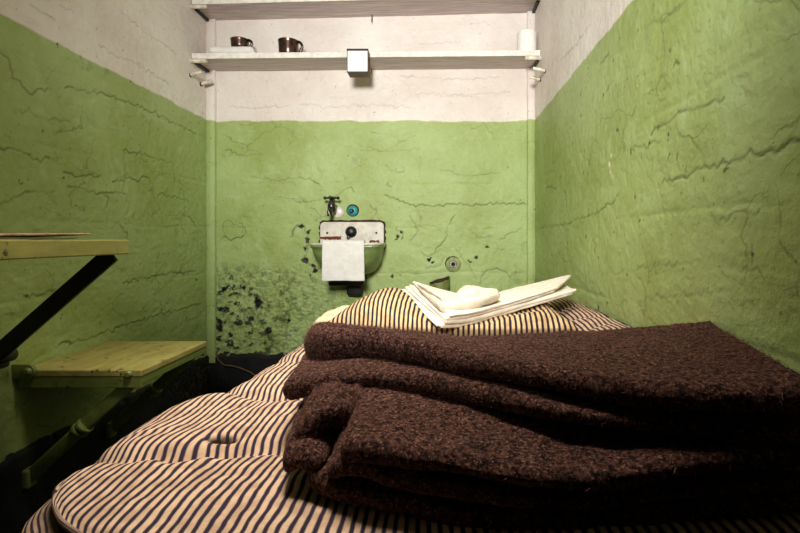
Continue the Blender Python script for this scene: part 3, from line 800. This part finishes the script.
# ------------------------------------------------------------------ fold-down table
tb = thing('wall_table', 'chipped olive board table fixed to the left wall at eye level', 'table', (XL, 0.87, 0.5))
ty0, ty1, txo = 0.52, 1.150, -0.727
bm = bmesh.new(); box(bm, ((XL-0.004+txo)/2, (ty0+ty1)/2, 0.7615), (txo-XL+0.004, ty1-ty0, 0.034), None, 0.0025)
bmesh.ops.subdivide_edges(bm, edges=[e for e in bm.edges if e.calc_length() > 0.2], cuts=60, use_grid_fill=True)
for v in bm.verts:
    if v.co.z > 0.76: v.co.z += 0.0012*float(vnoise(v.co.x*30, v.co.y*30, 3))
obj_bm('tabletop', bm, M_table, tb)
a = at_depth(103, 256, 1.115); b = Vector((XL+0.012, 1.20, at_depth(12, 352, 1.22).z))
d = (a-b); side = d.normalized().cross(Vector((0, 1, 0))).normalized()
bm = bmesh.new(); M3 = Matrix((d.normalized(), Vector((0, 1, 0)), side)).transposed()
q = M3.to_quaternion().to_matrix()
box(bm, (a+b)/2, (d.length+0.01, 0.010, 0.040), q, 0.002)
obj_bm('brace', bm, M_black, tb)
bm = bmesh.new(); mid = a*0.42+b*0.58; cyl(bm, mid+Vector((0.004, -0.012, 0.015)), mid+Vector((0.004, 0.008, 0.015)), 0.009, n=14, bev=0.002)
obj_bm('brace_rivet', bm, M_black, tb, True, 0.6)
bm = bmesh.new(); box(bm, (XL+0.008, 1.19, b.z-0.005), (0.02, 0.05, 0.06), None, 0.006); cyl(bm, (XL+0.012, 1.17, b.z-0.005), (XL+0.012, 1.225, b.z-0.005), 0.018, n=18, bev=0.003)
obj_bm('wall_bracket', bm, M_black, tb, True, 0.6)
bm = bmesh.new(); box(bm, (XL+0.014, (ty0+ty1)/2, 0.73), (0.03, ty1-ty0-0.06, 0.03), None, 0.003); obj_bm('wall_cleat', bm, M_gmetal, tb)

# papers on the table
ztab = 0.7795
pp = []
pp.append(quad_slab((-0.99, 0.98, ztab+0.0022), (-0.97, 0.70, ztab+0.0022), (-0.738, 0.68, ztab+0.0022), (-0.742, 1.0, ztab+0.0024), 0.003, wav=0.0012, wscale=7, seed=21, fine=0.0))
tag(join_slabs('loose_paper', pp, M_paper), 'thin grey paper lying under the yellowed newspaper on the table', 'paper')
rows = []
for u, lift in zip(np.linspace(0, 1, 8), (0.0047, 0.0047, 0.0047, 0.0047, 0.0048, 0.005, 0.0053, 0.0058)):
    x = -0.98+0.245*u; rows.append([x, 0.66+0.02*u, ztab+lift, x+0.004, 1.03-0.005*u, ztab+lift+0.005*u*u, 0.004])
tag(join_slabs('newspaper', [slab(rows, wav=0.0012, wscale=6, seed=23, fine=0.0)], M_news), 'yellowed newspaper with a curled corner on top of the table papers', 'newspaper')

# ------------------------------------------------------------------ fold-down seat
se = thing('fold_down_stool', 'olive fold-down stool board bracketed to the left wall beside the bed', 'stool', (XL, 1.44, 0.2))
sy0, sy1, sxo, szt_ = 1.252, 1.610, -0.760, 0.443
bm = bmesh.new(); box(bm, ((XL-0.004+sxo)/2, (sy0+sy1)/2, szt_-0.009), (sxo-XL+0.004, sy1-sy0, 0.018), None, 0.003)
obj_bm('seat_board', bm, M_board, se)
bm = bmesh.new()
box(bm, ((XL+sxo)/2, sy0+0.006, szt_-0.03), (sxo-XL-0.004, 0.010, 0.034), None, 0.002)
box(bm, ((XL+sxo)/2, sy1-0.006, szt_-0.03), (sxo-XL-0.004, 0.010, 0.034), None, 0.002)
box(bm, (sxo-0.007, (sy0+sy1)/2, szt_-0.026), (0.010, sy1-sy0-0.016, 0.026), None, 0.002)
obj_bm('seat_frame', bm, M_gmetal, se)
def bolt(px, py, y):
    p = at_depth(px, py, y); bm = bmesh.new()
    lathe(bm, [(0, 0.009), (0.006, 0.0085), (0.0095, 0.005), (0.0105, 0), (0, 0)], 20, facing_camera(p)); obj_bm('bolt', bm, M_gmetal, se, True, 0.7)
p = at_depth(22, 371.5, 1.246)
bm = bmesh.new(); box(bm, (p.x-0.008, 1.246, p.z), (0.05, 0.010, 0.038), None, 0.002); cyl(bm, (p.x+0.016, 1.2405, p.z), (p.x+0.016, 1.2515, p.z), 0.019, n=24, bev=0.002)
obj_bm('hinge_plate', bm, M_gmetal, se, True, 0.5)
bolt(28.5, 371.5, 1.241); bolt(129, 374, 1.253)
for k, yb in enumerate((1.270, 1.590)):
    top = Vector((-0.800, yb, 0.402)); bot = Vector((XL+0.02, yb, 0.162))
    bm = bmesh.new(); d = top-bot
    M3 = Matrix((d.normalized(), Vector((0, 1, 0)), d.normalized().cross(Vector((0, 1, 0))))).transposed()
    box(bm, (top+bot)/2, (d.length, 0.016, 0.034), M3.to_quaternion().to_matrix(), 0.006, 3)
    br = obj_bm('brace', bm, M_gmetal, se, True, 0.6)
    for f in (0.50, 0.545):
        bm = bmesh.new(); c = bot+d*f; cyl(bm, c-d.normalized()*0.006, c+d.normalized()*0.006, 0.0225, n=20, bev=0.003)
        obj_bm('collar', bm, M_gmetal, br, True, 0.6)
    bm = bmesh.new(); box(bm, (XL+0.012, yb, 0.158), (0.03, 0.034, 0.05), None, 0.006); obj_bm('foot_bracket', bm, M_gmetal, br)

# frayed cord drooping over the black skirting in the corner
bm = bmesh.new()
tube(bm, [at_depth(216, 353, 2.268), at_depth(218.5, 360, 2.262), at_depth(224, 365, 2.258), at_depth(233, 366, 2.255), at_depth(240, 368, 2.252), at_depth(250, 372, 2.25), at_depth(262, 380, 2.25)], 0.0028, 8)
tag(obj_bm('frayed_cord', bm, simple('jute_cord', (122, 92, 62), 0.9, scale=200), None, True), 'thin brown cord drooping over the black skirting in the back left corner', 'cord')
rg = random.Random(5)
bm = bmesh.new()
for k in range(44):
    c = at_depth(rg.uniform(186, 208), rg.uniform(362, 384), 2.0).xyz; c = Vector((XL+0.03+rg.uniform(0, .03), rg.uniform(1.88, 2.2), rg.uniform(0.14, 0.235)))
    pts = [c]; v = Vector((rg.uniform(-.5, .6), rg.uniform(-.8, .8), rg.uniform(-1, .4)))
    for j in range(6):
        v = (v+Vector((rg.uniform(-.6, .6), rg.uniform(-.6, .6), rg.uniform(-.7, .4)))).normalized(); pts.append(pts[-1]+v*0.007)
    tube(bm, pts, 0.0006, 5)
o = obj_bm('frayed_fibres', bm, simple('fibre_grey', (112, 104, 84), 0.9, scale=80), None, True); tag(o, 'tuft of frayed pale fibres on the black skirting behind the seat', 'fibres'); o['kind'] = 'stuff'

# ------------------------------------------------------------------ bed
MX0, MX1, MY0, MY1 = -0.46, 0.446, 0.425, 2.20
def mat_edge_left(y):       # left edge of the mattress along its length
    y = np.asarray(y)
    e = -0.480+0.074*sstep(0.84, 1.04, y)+0.022*sstep(1.05, 1.5, y)
    for yc, a in ((0.655, .008), (0.945, .010), (1.17, .011), (1.45, .010)):
        e = e+a*np.exp(-((y-yc)/0.028)**2)
    return e
def mat_base(x, y):
    z = 0.494+0.012*sstep(-0.1, 0.35, x)
    z = z+0.078*sstep(0.24, 0.41, x)*sstep(0.80, 1.05, y)*sstep(2.0, 1.6, y)
    z = z+0.012*sstep(0.0, 0.3, x)*sstep(0.8, 0.4, y)
    return z
def crease(X, Y, pts, depth, width):
    D, S = np.full(X.shape, 9.0), 0
    P = [np.array(p) for p in pts]
    T = np.zeros(X.shape)
    for a, b in zip(P, P[1:]):
        d = b-a; t = np.clip(((X-a[0])*d[0]+(Y-a[1])*d[1])/(d @ d), 0, 1)
        D = np.minimum(D, np.hypot(X-a[0]-t*d[0], Y-a[1]-t*d[1]))
    return depth*(0.55*np.exp(-(D/width)**2)+0.45*np.exp(-D/(width*1.6))), np.exp(-(D/(width*0.35))**2)
def build_mattress():
    nx, ny = 190, 400
    A, B = np.meshgrid(np.linspace(0, 1, nx), np.linspace(0, 1, ny), indexing='ij')
    # pack samples towards the rims
    A = A+0.06*np.sin(2*PI*A)*-1*0.5; B = B-0.02*np.sin(2*PI*B)
    Y = MY0+(MY1-MY0)*B; R = 0.26
    XLf = mat_edge_left(Y); X = XLf+(MX1-XLf)*A
    # rounded corners at the foot and the head
    for cx_, sx_ in ((None, -1), (MX1-0.05, 1)):
        for cy_, sy_ in ((MY0, -1), (MY1, 1)):
            r_ = R if sx_ < 0 and sy_ < 0 else 0.05 if sx_ > 0 else 0.10
            c_x = (XLf+r_) if sx_ < 0 else MX1-r_
            c_y = MY0+r_ if sy_ < 0 else MY1-r_
            dx = (X-c_x)*sx_/r_; dy = (Y-c_y)*sy_/r_
            k = (dx > 0) & (dy > 0)
            m_ = np.maximum(dx, dy); hyp = np.hypot(dx, dy)+1e-9; sc = np.where(k, m_/hyp, 1)
            X = np.where(k, c_x+dx*sc*r_*sx_, X); Y = np.where(k, c_y+dy*sc*r_*sy_, Y)
    dl = X-mat_edge_left(np.clip(Y, MY0, MY1)); dr = MX1-X; df = Y-MY0; dh = MY1-Y
    # distance to the rounded outline (approximate)
    E = np.minimum(np.minimum(dl, dr), np.minimum(df, dh))
    Rr = 0.26; k = (dl < Rr) & (df < Rr); E = np.where(k, np.minimum(E, Rr-np.hypot(Rr-dl, Rr-df)), E); E = np.maximum(E, 0)
    Z = mat_base(X, Y)
    Z = Z-(0.026-0.020*sstep(0.2, 0.4, X)-0.014*sstep(0.66, 0.55, Y)*(X < 0.1))*(1-np.sqrt(np.clip(1-(1-np.clip(E/0.06, 0, 1))**2, 0, 1)))
    seam = np.zeros_like(Z)
    cre = [([(-0.46, 0.955), (-0.40, 0.945), (-0.34, 0.915), (-0.28, 0.895), (-0.15, 0.90), (0.1, 0.90), (0.45, 0.90)], .018, .020),
           ([(-0.49, 0.66), (-0.44, 0.655), (-0.395, 0.640), (-0.365, 0.652), (-0.345, 0.642), (-0.315, 0.668), (-0.284, 0.674), (-0.23, 0.685), (-.1, .68), (.4, .67)], .018, .016),
           ([(-0.42, 1.17), (-0.33, 1.16), (-0.2, 1.17), (0.4, 1.18)], .012, .022), ([(-0.42, 1.46), (-0.3, 1.45), (0.4, 1.46)], .012, .022),
           ([(0.30, 1.12), (0.36, 1.10), (0.45, 1.06)], .012, .014), ([(0.33, 1.33), (0.46, 1.25)], .008, .014)]
    for pts, dp, w in cre:
        q, s_ = crease(X, Y, pts, dp, w); Z -= q*(0.7+0.6*np.clip(fbm(X*12, Y*12, 3, 2)+0.4, 0, 1))
    # short puckers running off the creases, general lumpiness
    near = np.exp(-((Y-0.655)/0.07)**2)+0.8*np.exp(-((Y-0.92)/0.06)**2)
    Z += 0.004*near*vnoise(X*55+6*fbm(X*6, Y*6, 8, 2), Y*9, 14)+0.010*fbm(X*6, Y*6, 17, 3)*sstep(0, 0.05, E)+0.0022*fbm(X*28, Y*24, 19, 3)
    # tuft slit
    t_ = np.array((-0.310, 0.704)); d_ = np.hypot((X-t_[0])/0.017, (Y-t_[1]-0.12*(X-t_[0]))/0.0085)
    slit = np.exp(-d_**2); Z -= 0.018*slit; seam = np.maximum(seam, 1.25*sstep(.12, .4, slit))
    stripe = X+0.010*fbm(X*4, Y*4, 31, 3)+0.004*near*vnoise(X*20, Y*14, 33)+0.35*(Z-0.49)
    Y = Y+0.036*sstep(0.02, -0.30, X)*np.clip(1-(Y-MY0)/0.22, 0, 1)
    top = np.stack([X, Y, Z], -1); V = [top.reshape(-1, 3)]; ST = [stripe.ravel()]; SE = [seam.ravel()]
    F_ = [grid_faces(nx, ny)]
    # border loop: foot edge, right, head, left (indices in the grid)
    idx = lambda i, j: i*ny+j
    loop = [idx(i, 0) for i in range(nx)]+[idx(nx-1, j) for j in range(1, ny)]+[idx(i, ny-1) for i in range(nx-2, -1, -1)]+[idx(0, j) for j in range(ny-2, 0, -1)]
    loop = np.array(loop); P = V[0][loop]; n = len(loop)
    tang = np.roll(P, -3, 0)-np.roll(P, 3, 0); out = np.stack([tang[:, 1], -tang[:, 0]], -1); out /= np.linalg.norm(out, axis=1, keepdims=True)+1e-9
    out = np.column_stack([out, np.zeros(n)])
    s0 = ST[0][loop]; leftness = sstep(0.15, 0.45, -out[:, 0]); s0 = s0*(1-leftness)-0.455*leftness; prev = loop; off = len(V[0])
    arc = 0.0; last = None
    lens = np.concatenate([[0], np.cumsum(np.linalg.norm(np.diff(P, axis=0), axis=1))])
    rows = [(0.004, 0.001, 0.8), (0.004, -0.005, 1.5), (-0.001, -0.012, 1.9), (0.008, -0.018, 1.7), (0.020, -0.022, 0.8), (0.032, -0.032, 0), (0.040, -0.05, 0), (0.042, -0.07, 0), (0.036, -0.09, 0), (0.024, -0.11, 0), (0.010, -0.124, 0.6), (0.0, -0.132, 0.3), (-0.03, -0.137, 0)]
    for (o_, dz, sm) in rows:
        amp = 0.004*fbm(lens*14, lens*0+dz*20, 41, 3)*(dz < -0.015)
        oo = np.where(out[:, 0] > 0.5, np.minimum(o_, 0.004), o_+amp)
        oo = oo*(1-0.05*np.clip(-out[:, 0], 0, 1)*sstep(0.8, 0.6, P[:, 1])*(o_ > 0.015)); Q = P+out*oo[:, None]; Q[:, 2] = P[:, 2]*(1-min(1, -dz/0.137) if dz < 0 else 1)+(0.494-0.026)*(min(1, -dz/0.137) if dz < 0 else 0)+dz
        if last is not None: arc += 0.023 if dz < -0.019 else 0.006
        V.append(Q); ST.append(s0-leftness*arc*1.0); SE.append(np.full(n, sm*0.55)); last = 1
        cur = off+np.arange(n); i2 = np.roll(np.arange(n), -1)
        F_.append(np.stack([prev, cur, cur[i2], prev[i2]], -1)); prev = cur; off += n
    vs = np.concatenate(V); c = len(vs); vs = np.concatenate([vs, [[0, 1.3, 0.357]]])
    cap = np.stack([np.full(n, c), prev[np.roll(np.arange(n), -1)], prev], -1)
    faces = [tuple(f) for f in np.concatenate(F_).tolist()]+[tuple(f) for f in cap.tolist()]
    o = mesh_np('mattress', vs, faces, M_tick, attrs={'stripe': np.append(np.concatenate(ST), 0), 'seam': np.append(np.concatenate(SE), 0)})
    bm = bmesh.new(); bm.from_mesh(o.data); bmesh.ops.recalc_face_normals(bm, faces=bm.faces); bm.to_mesh(o.data); bm.free()
    return tag(o, 'lumpy mattress in cream and navy striped ticking on the bed', 'mattress')
build_mattress()
bd = thing('bed_frame', 'dark steel bed frame under the striped mattress', 'bed', (0.02, 1.33, 0))
bm = bmesh.new()
for x in (-0.375, 0.425): box(bm, (x, 1.335, 0.302), (0.032, 1.70, 0.038), None, 0.004)
for y in (0.50, 2.17): box(bm, (0.025, y, 0.302), (0.80, 0.032, 0.04), None, 0.004)
obj_bm('side_rails', bm, M_cot, bd)
bm = bmesh.new(); box(bm, (0.025, 1.335, 0.317), (0.79, 1.66, 0.020)); obj_bm('spring_base', bm, M_cot, bd)
for x in (-0.375, 0.425):
    for y in (0.51, 2.16):
        bm = bmesh.new(); cyl(bm, (x, y, 0.0), (x, y, 0.29), 0.018, n=16); obj_bm('leg', bm, M_cot, bd, True, 0.6)

# pillow
def build_pillow():
    cx_, cy_, hw, hd = 0.030, 1.42, 0.335, 0.225
    nx, ny = 150, 100
    A, B = np.meshgrid(np.linspace(-1, 1, nx), np.linspace(-1, 1, ny), indexing='ij')
    A = np.sin(A*PI/2); B = np.sin(B*PI/2)
    pin = 1-0.10*(1-np.abs(A)**2)*0-0.07*(np.abs(A)**3)*(1-np.abs(B))*0
    X = A*hw*(1-0.07*(1-B*B)*(np.abs(A)**4)); Y = B*hd*(1-0.09*(1-A*A)*(np.abs(B)**4))*(1-0.42*sstep(-0.5, -1.0, A))
    puff = np.clip((1-A**2)*(1-B**2), 0, 1)**0.40
    shape = 0.074+0.032*np.exp(-((A+0.56)/0.26)**2)-0.008*np.exp(-((A-0.1)/0.4)**2)
    wr = np.abs(A)**3
    top = puff*shape+0.006*fbm(X*9, Y*9, 5, 3)*puff+0.006*wr*vnoise(X*8, Y*46, 7)+0.0015*fbm(X*40, Y*40, 8, 2)
    bot = -puff*0.030
    a = -0.05; ca, sa = math.cos(a), math.sin(a)
    gx = cx_+X*ca-Y*sa; gy = cy_+X*sa+Y*ca
    under = np.maximum(mat_base(gx, gy), mat_base(gx*0+0.1, gy))*1.0
    mid = 0.543+0.012*sstep(0.1, 0.4, gx)
    pts = np.array([(-.114, 1.59, .617), (.007, 1.17, .566), (.09, 1.22, .578), (.18, 1.29, .594), (.383, 1.37, .622), (.40, 1.53, .629), (.248, 1.55, .605), (.07, 1.57, .601)])
    wt = [1/(np.hypot(gx-q[0], gy-q[1])**3+1e-4) for q in pts]
    press = sum(w_*q[2] for w_, q in zip(wt, pts))/sum(wt)-0.013
    msk = sstep(-0.035, 0.02, gx+0.114-(1.59-gy)*0.288)*sstep(-0.05, 0.0, gy-(1.17+0.53*(gx-0.007)))
    top = top*(1-msk)+np.minimum(top, np.maximum(press-mid, 0.004))*msk
    Pt = np.stack([gx, gy, mid+top], -1).reshape(-1, 3); Pb = np.stack([gx, gy, mid+bot], -1).reshape(-1, 3)
    f = grid_faces(nx, ny); vs = np.concatenate([Pt, Pb]); off = nx*ny
    st = X+0.30*Y*sstep(0.0, -0.3, X)*0.5+0.006*fbm(X*6, Y*6, 12, 2)
    seam = (sstep(0.985, 1.0, np.abs(B))*0.7).ravel()
    o = mesh_np('pillow', vs, np.concatenate([f, f[:, ::-1]+off]), M_ptick, attrs={'stripe': np.concatenate([st.ravel()]*2), 'seam': np.concatenate([seam]*2)})
    bm = bmesh.new(); bm.from_mesh(o.data); bmesh.ops.remove_doubles(bm, verts=bm.verts, dist=0.0004); bmesh.ops.recalc_face_normals(bm, faces=bm.faces); bm.to_mesh(o.data); bm.free()
    return tag(o, 'plump striped ticking pillow under the folded white linen', 'pillow')
build_pillow()

# cream cloth end at the pillow's left
sl = [quad_slab((-0.335, 1.50, 0.545), (-0.345, 1.36, 0.535), (-0.245, 1.33, 0.545), (-0.245, 1.48, 0.558), 0.040, wav=0.012, wscale=18, seed=51, fine=0.003),
      quad_slab((-0.30, 1.46, 0.566), (-0.315, 1.33, 0.540), (-0.225, 1.30, 0.545), (-0.22, 1.44, 0.572), 0.018, wav=0.012, wscale=20, seed=52, fine=0.003)]
tag(join_slabs('crumpled_cloth', sl, M_cream), 'small crumpled cream cloth at the left end of the pillow', 'cloth')

# folded linen on the pillow
def T_(pf, yf, pb, yb, t):
    f = at_depth(*pf, yf); b = at_depth(*pb, yb); return [f.x, f.y, f.z+t/2, b.x, b.y, b.z-t/2, t]
def sheet(front, back, t, seed, dz=0.0, dx=0.0, wav=0.004):
    yf = np.interp(np.linspace(0, 1, len(front)), [0, 1], [1.17, 1.37]); yb = np.interp(np.linspace(0, 1, len(back)), [0, 1], [1.59, 1.53])
    rows = []
    for f, b, a, c in zip(front, back, yf, yb):
        r = T_(f, a, b, c, t); r[0] += dx; r[3] += dx; r[2] += dz; r[5] += dz; rows.append(r)
    return slab(rows, step=0.005, wav=wav, wscale=9, seed=seed, fine=0.0012, fscale=30, sag=0.003)
lf = [(440, 328), (462, 326), (492, 319), (525, 309), (573, 295)]; lb = [(402, 289), (432, 294), (470, 298), (515, 294), (562, 287)]
uf = [(444, 320), (468, 316), (496, 309), (526, 300), (554, 291)]; ub = [(409, 283), (438, 291), (474, 297), (515, 288), (567, 277)]
sl = [sheet(lf, lb, 0.012, 61), sheet(lf, lb, 0.010, 62, 0.010, 0.010), sheet(lf, lb, 0.009, 63, 0.002, -0.010)]
tag(join_slabs('folded_sheet', sl, M_sheet), 'folded white sheet lying directly on the striped pillow', 'sheet', 'folded sheets on the pillow')
sl = [sheet(uf, ub, 0.012, 65, -0.004), sheet(uf, ub, 0.010, 66, 0.006, 0.012)]
tag(join_slabs('folded_sheet', sl, M_sheet), 'folded white sheet in the middle, on the lower sheet and under the rolled towel', 'sheet', 'folded sheets on the pillow')
sl = [slab([T_((439, 311), 1.22, (419, 286), 1.47, .022), T_((452, 311), 1.225, (438, 292), 1.46, .026), T_((466, 310), 1.235, (452, 295), 1.44, .03), T_((482, 307), 1.25, (474, 294), 1.41, .03), T_((494, 303), 1.28, (490, 294), 1.39, .028), T_((500, 300), 1.30, (497, 295), 1.38, .022)],
           step=0.004, wav=0.004, wscale=12, seed=71, fine=0.002),
      slab([T_((441, 302), 1.235, (417, 282), 1.49, .014), T_((450, 304), 1.25, (436, 290), 1.46, .016), T_((470, 303), 1.27, (460, 295), 1.44, .016)], step=0.004, wav=0.004, wscale=14, seed=72, fine=0.002),
      slab([T_((456, 304), 1.26, (455, 293), 1.46, .026), T_((470, 302), 1.265, (465, 285.5), 1.45, .036), T_((486, 300), 1.28, (482, 288.5), 1.42, .030), T_((499, 298), 1.30, (497, 293), 1.38, .022)], step=0.004, wav=0.004, wscale=14, seed=73, fine=0.002)]
tag(join_slabs('folded_towel', sl, M_btowel), 'cream terry towel rolled up on top of the folded sheets', 'towel')

# ------------------------------------------------------------------ blankets
def S(px, Yf, zt, zb, bx, by, bz=None):
    """one station: front lip at picture column px and depth Yf with top and bottom heights; back lip at (bx, by)"""
    t = zt-zb; z = (zt+zb)/2
    return [(px-CX)*Yf/F, Yf+t/2, z, bx, by, bz if bz is not None else z, t]
def bk(px, row, by, t):          # back lip whose top shows at this picture point
    p = at_depth(px, row, by); return p.x, p.y, p.z-t/2-0.002
def S6(px, Yf, zt, zb, bpx, row, by): return S(px, Yf, zt, zb, *bk(bpx, row, by, zt-zb))
L6 = slab([S6(300, .775, .645, .568, 304, 322, .87), S6(330, .752, .645, .577, 333, 323, .86), S6(361, .735, .644, .595, 364, 325, .84), S6(406, .68, .641, .604, 412, 330, .80), S6(469, .60, .639, .607, 478, 334.5, .755),
           S6(532, .54, .639, .612, 548, 331.5, .76), S6(640, .472, .640, .614, 636, 327, .79), S6(760, .435, .645, .622, 690, 322.5, .80), S6(836, .425, .650, .630, 713, 320, .80)],
          step=0.0035, wav=0.003, wscale=7, seed=81, fine=0.0022, fscale=55)
L5 = slab([S(280, .70, .575, .545, -.24, .95, .575), S(300, .685, .585, .553, -.20, .95, .575), S(328, .665, .598, .567, -.15, .95, .572), S(367, .655, .603, .578, -.09, .93, .58), S(427, .62, .606, .576, -.02, .9, .585),
           S(500, .55, .609, .581, .08, .88, .59), S(565, .50, .608, .590, .17, .86, .595), S(631, .475, .607, .592, .26, .84, .597), S(700, .455, .608, .592, .34, .82, .60), S(850, .42, .614, .596, .444, .78, .605)],
          step=0.0035, wav=0.004, wscale=8, seed=83, fine=0.002, fscale=55)
L4 = slab([S(338, .51, .569, .541, -.105, .74, .574), S(370, .495, .572, .545, -.06, .76, .574), S(450, .47, .571, .550, .03, .78, .573), S(540, .445, .567, .548, .12, .78, .572), S(620, .44, .573, .552, .21, .78, .576),
           S(700, .44, .583, .566, .30, .78, .585), S(855, .425, .592, .577, .43, .78, .592)],
          step=0.0035, wav=0.006, wscale=9, seed=85, fine=0.0026, fscale=50, sag=-0.002)
L3 = slab([S(325, .52, .540, .520, -.115, .74, .565), S(344, .51, .551, .528, -.09, .75, .568), S(396, .495, .547, .523, -.03, .76, .562), S(450, .478, .543, .523, .03, .77, .558), S(517, .46, .543, .524, .10, .77, .555),
           S(585, .455, .544, .525, .17, .77, .555), S(630, .455, .546, .527, .22, .77, .555), S(710, .452, .555, .535, .30, .77, .56), S(855, .435, .572, .556, .43, .77, .572)],
          step=0.0035, wav=0.004, wscale=9, seed=87, fine=0.002, fscale=55)
L2 = slab([S(305, .54, .530, .498, -.15, .76, .535), S(326, .525, .524, .496, -.11, .76, .53), S(382, .505, .519, .494, -.04, .76, .528), S(450, .484, .514, .492, .03, .77, .526), S(535, .465, .520, .500, .12, .77, .526),
           S(620, .460, .524, .504, .21, .77, .528), S(710, .458, .533, .513, .3, .77, .533), S(850, .44, .55, .53, .43, .77, .55)],
          step=0.0035, wav=0.004, wscale=9, seed=89, fine=0.002, fscale=55)
# crumpled left end of the lower blanket: short folded-back tongues
C1 = slab([S(313, .635, .572, .537, -.165, .80, .560), S(324, .622, .573, .537, -.14, .80, .562), S(345, .60, .568, .540, -.10, .80, .562), S(380, .59, .562, .542, -.05, .80, .570)], step=0.0035, wav=0.012, wscale=22, seed=91, fine=0.004)
C2 = slab([S(289, .572, .552, .520, -.19, .74, .550), S(306, .566, .570, .530, -.165, .75, .56), S(326, .572, .580, .545, -.12, .76, .565), S(350, .585, .575, .55, -.07, .76, .565)], step=0.0035, wav=0.016, wscale=24, seed=93, fine=0.004)
C3 = slab([S(279, .55, .540, .513, -.20, .70, .535), S(293, .545, .546, .516, -.17, .72, .540), S(322, .535, .542, .515, -.12, .74, .545)], step=0.0035, wav=0.010, wscale=24, seed=95, fine=0.004)
top_blanket = tag(join_slabs('wool_blanket', [L6, L5], M_wool), 'brown wool blanket folded in two thick rolls, on top of the other one', 'blanket', 'folded brown blankets')
low_blanket = tag(join_slabs('wool_blanket', [L4, L3, L2, C1, C2, C3], M_wool), 'brown wool blanket with crumpled left end, lying on the mattress', 'blanket', 'folded brown blankets')
def add_fuzz(o, count, seed):
    """loose wool fibres standing off the surface"""
    r = np.random.default_rng(seed); me = o.data
    n = len(me.polygons); ar = np.zeros(n); me.polygons.foreach_get('area', ar)
    cen = np.zeros(n*3); me.polygons.foreach_get('center', cen); cen = cen.reshape(-1, 3)
    nor = np.zeros(n*3); me.polygons.foreach_get('normal', nor); nor = nor.reshape(-1, 3)
    w = ar*((nor[:, 2] > -0.3) | (nor[:, 1] < 0.2)); w /= w.sum()
    i = r.choice(n, count, p=w); P = cen[i]+r.normal(0, 0.0012, (count, 3)); N = nor[i]
    T = r.normal(0, 1, (count, 3)); T -= N*(T*N).sum(1, keepdims=True); T /= np.linalg.norm(T, axis=1, keepdims=True)+1e-9
    Lg = r.uniform(0.003, 0.008, (count, 1)); lift = r.uniform(0.05, 0.55, (count, 1))
    sidev = np.cross(N, T); bend = r.normal(0, 0.35, (count, 1))
    wd = r.uniform(0.00012, 0.00028, (count, 1))
    P1 = P+T*Lg*0.5+N*Lg*lift*0.6+sidev*Lg*bend*0.3; P2 = P+T*Lg+N*Lg*lift+sidev*Lg*bend
    up = sidev*0.7+N*0.7
    vs = np.stack([P-up*wd, P+up*wd, P1-up*wd*0.8, P1+up*wd*0.8, P2], 1).reshape(-1, 3)
    b = (np.arange(count)*5)[:, None]
    f = np.concatenate([b+np.array([[0, 1, 3]]), b+np.array([[0, 3, 2]]), b+np.array([[2, 3, 4]])])
    q = mesh_np('wool_fuzz', vs, f, M_fuzz, o); q['kind'] = 'stuff'
    return q
add_fuzz(top_blanket, 46000, 1); add_fuzz(low_blanket, 46000, 2)

# ------------------------------------------------------------------ light
def area(name, loc, target, size, power, color, sy=None):
    L = bpy.data.lights.new(name, 'AREA'); L.energy = power; L.color = color; L.size = size
    if sy: L.shape = 'RECTANGLE'; L.size_y = sy
    o = bpy.data.objects.new(name, L); COL.objects.link(o); o.location = loc
    o.rotation_euler = (Vector(target)-Vector(loc)).to_track_quat('-Z', 'Y').to_euler(); return o
def spot(name, loc, target, power, color, angle, blend, radius):
    L = bpy.data.lights.new(name, 'SPOT'); L.energy = power; L.color = color; L.spot_size = angle; L.spot_blend = blend; L.shadow_soft_size = radius
    o = bpy.data.objects.new(name, L); COL.objects.link(o); o.location = loc
    o.rotation_euler = (Vector(target)-Vector(loc)).to_track_quat('-Z', 'Y').to_euler(); return o
area('ceiling_lamp', (-0.22, 0.84, 2.10), (-0.22, 1.0, 0.0), 0.35, 7.8, (1.0, 0.90, 0.76), 0.5).data.spread = math.radians(70)
spot('gallery_lamp', (-0.20, -0.35, 1.46), (0.0, 2.3, 1.28), 295, (1.0, 0.98, 0.94), math.radians(73), 1.0, 0.2)
w = bpy.data.worlds.new('cell_block'); SC.world = w; w.use_nodes = True
w.node_tree.nodes['Background'].inputs[0].default_value = (0.5, 0.5, 0.55, 1); w.node_tree.nodes['Background'].inputs[1].default_value = 0.02

# ------------------------------------------------------------------ camera
cam = bpy.data.cameras.new('camera'); co = bpy.data.objects.new('camera', cam); COL.objects.link(co)
co.location = (0, 0, EYE); co.rotation_euler = (PI/2, 0, 0)
cam.sensor_width = 36; cam.lens = F/800*36; cam.clip_start = 0.02
cam.shift_x = -(CX-400)/800; cam.shift_y = -(266.5-CY)/800
SC.camera = co
SC.view_settings.view_transform = 'Standard'; SC.view_settings.look = 'None'; SC.view_settings.gamma = 1
SC.view_settings.use_curve_mapping = False; SC.view_settings.exposure = 0.0
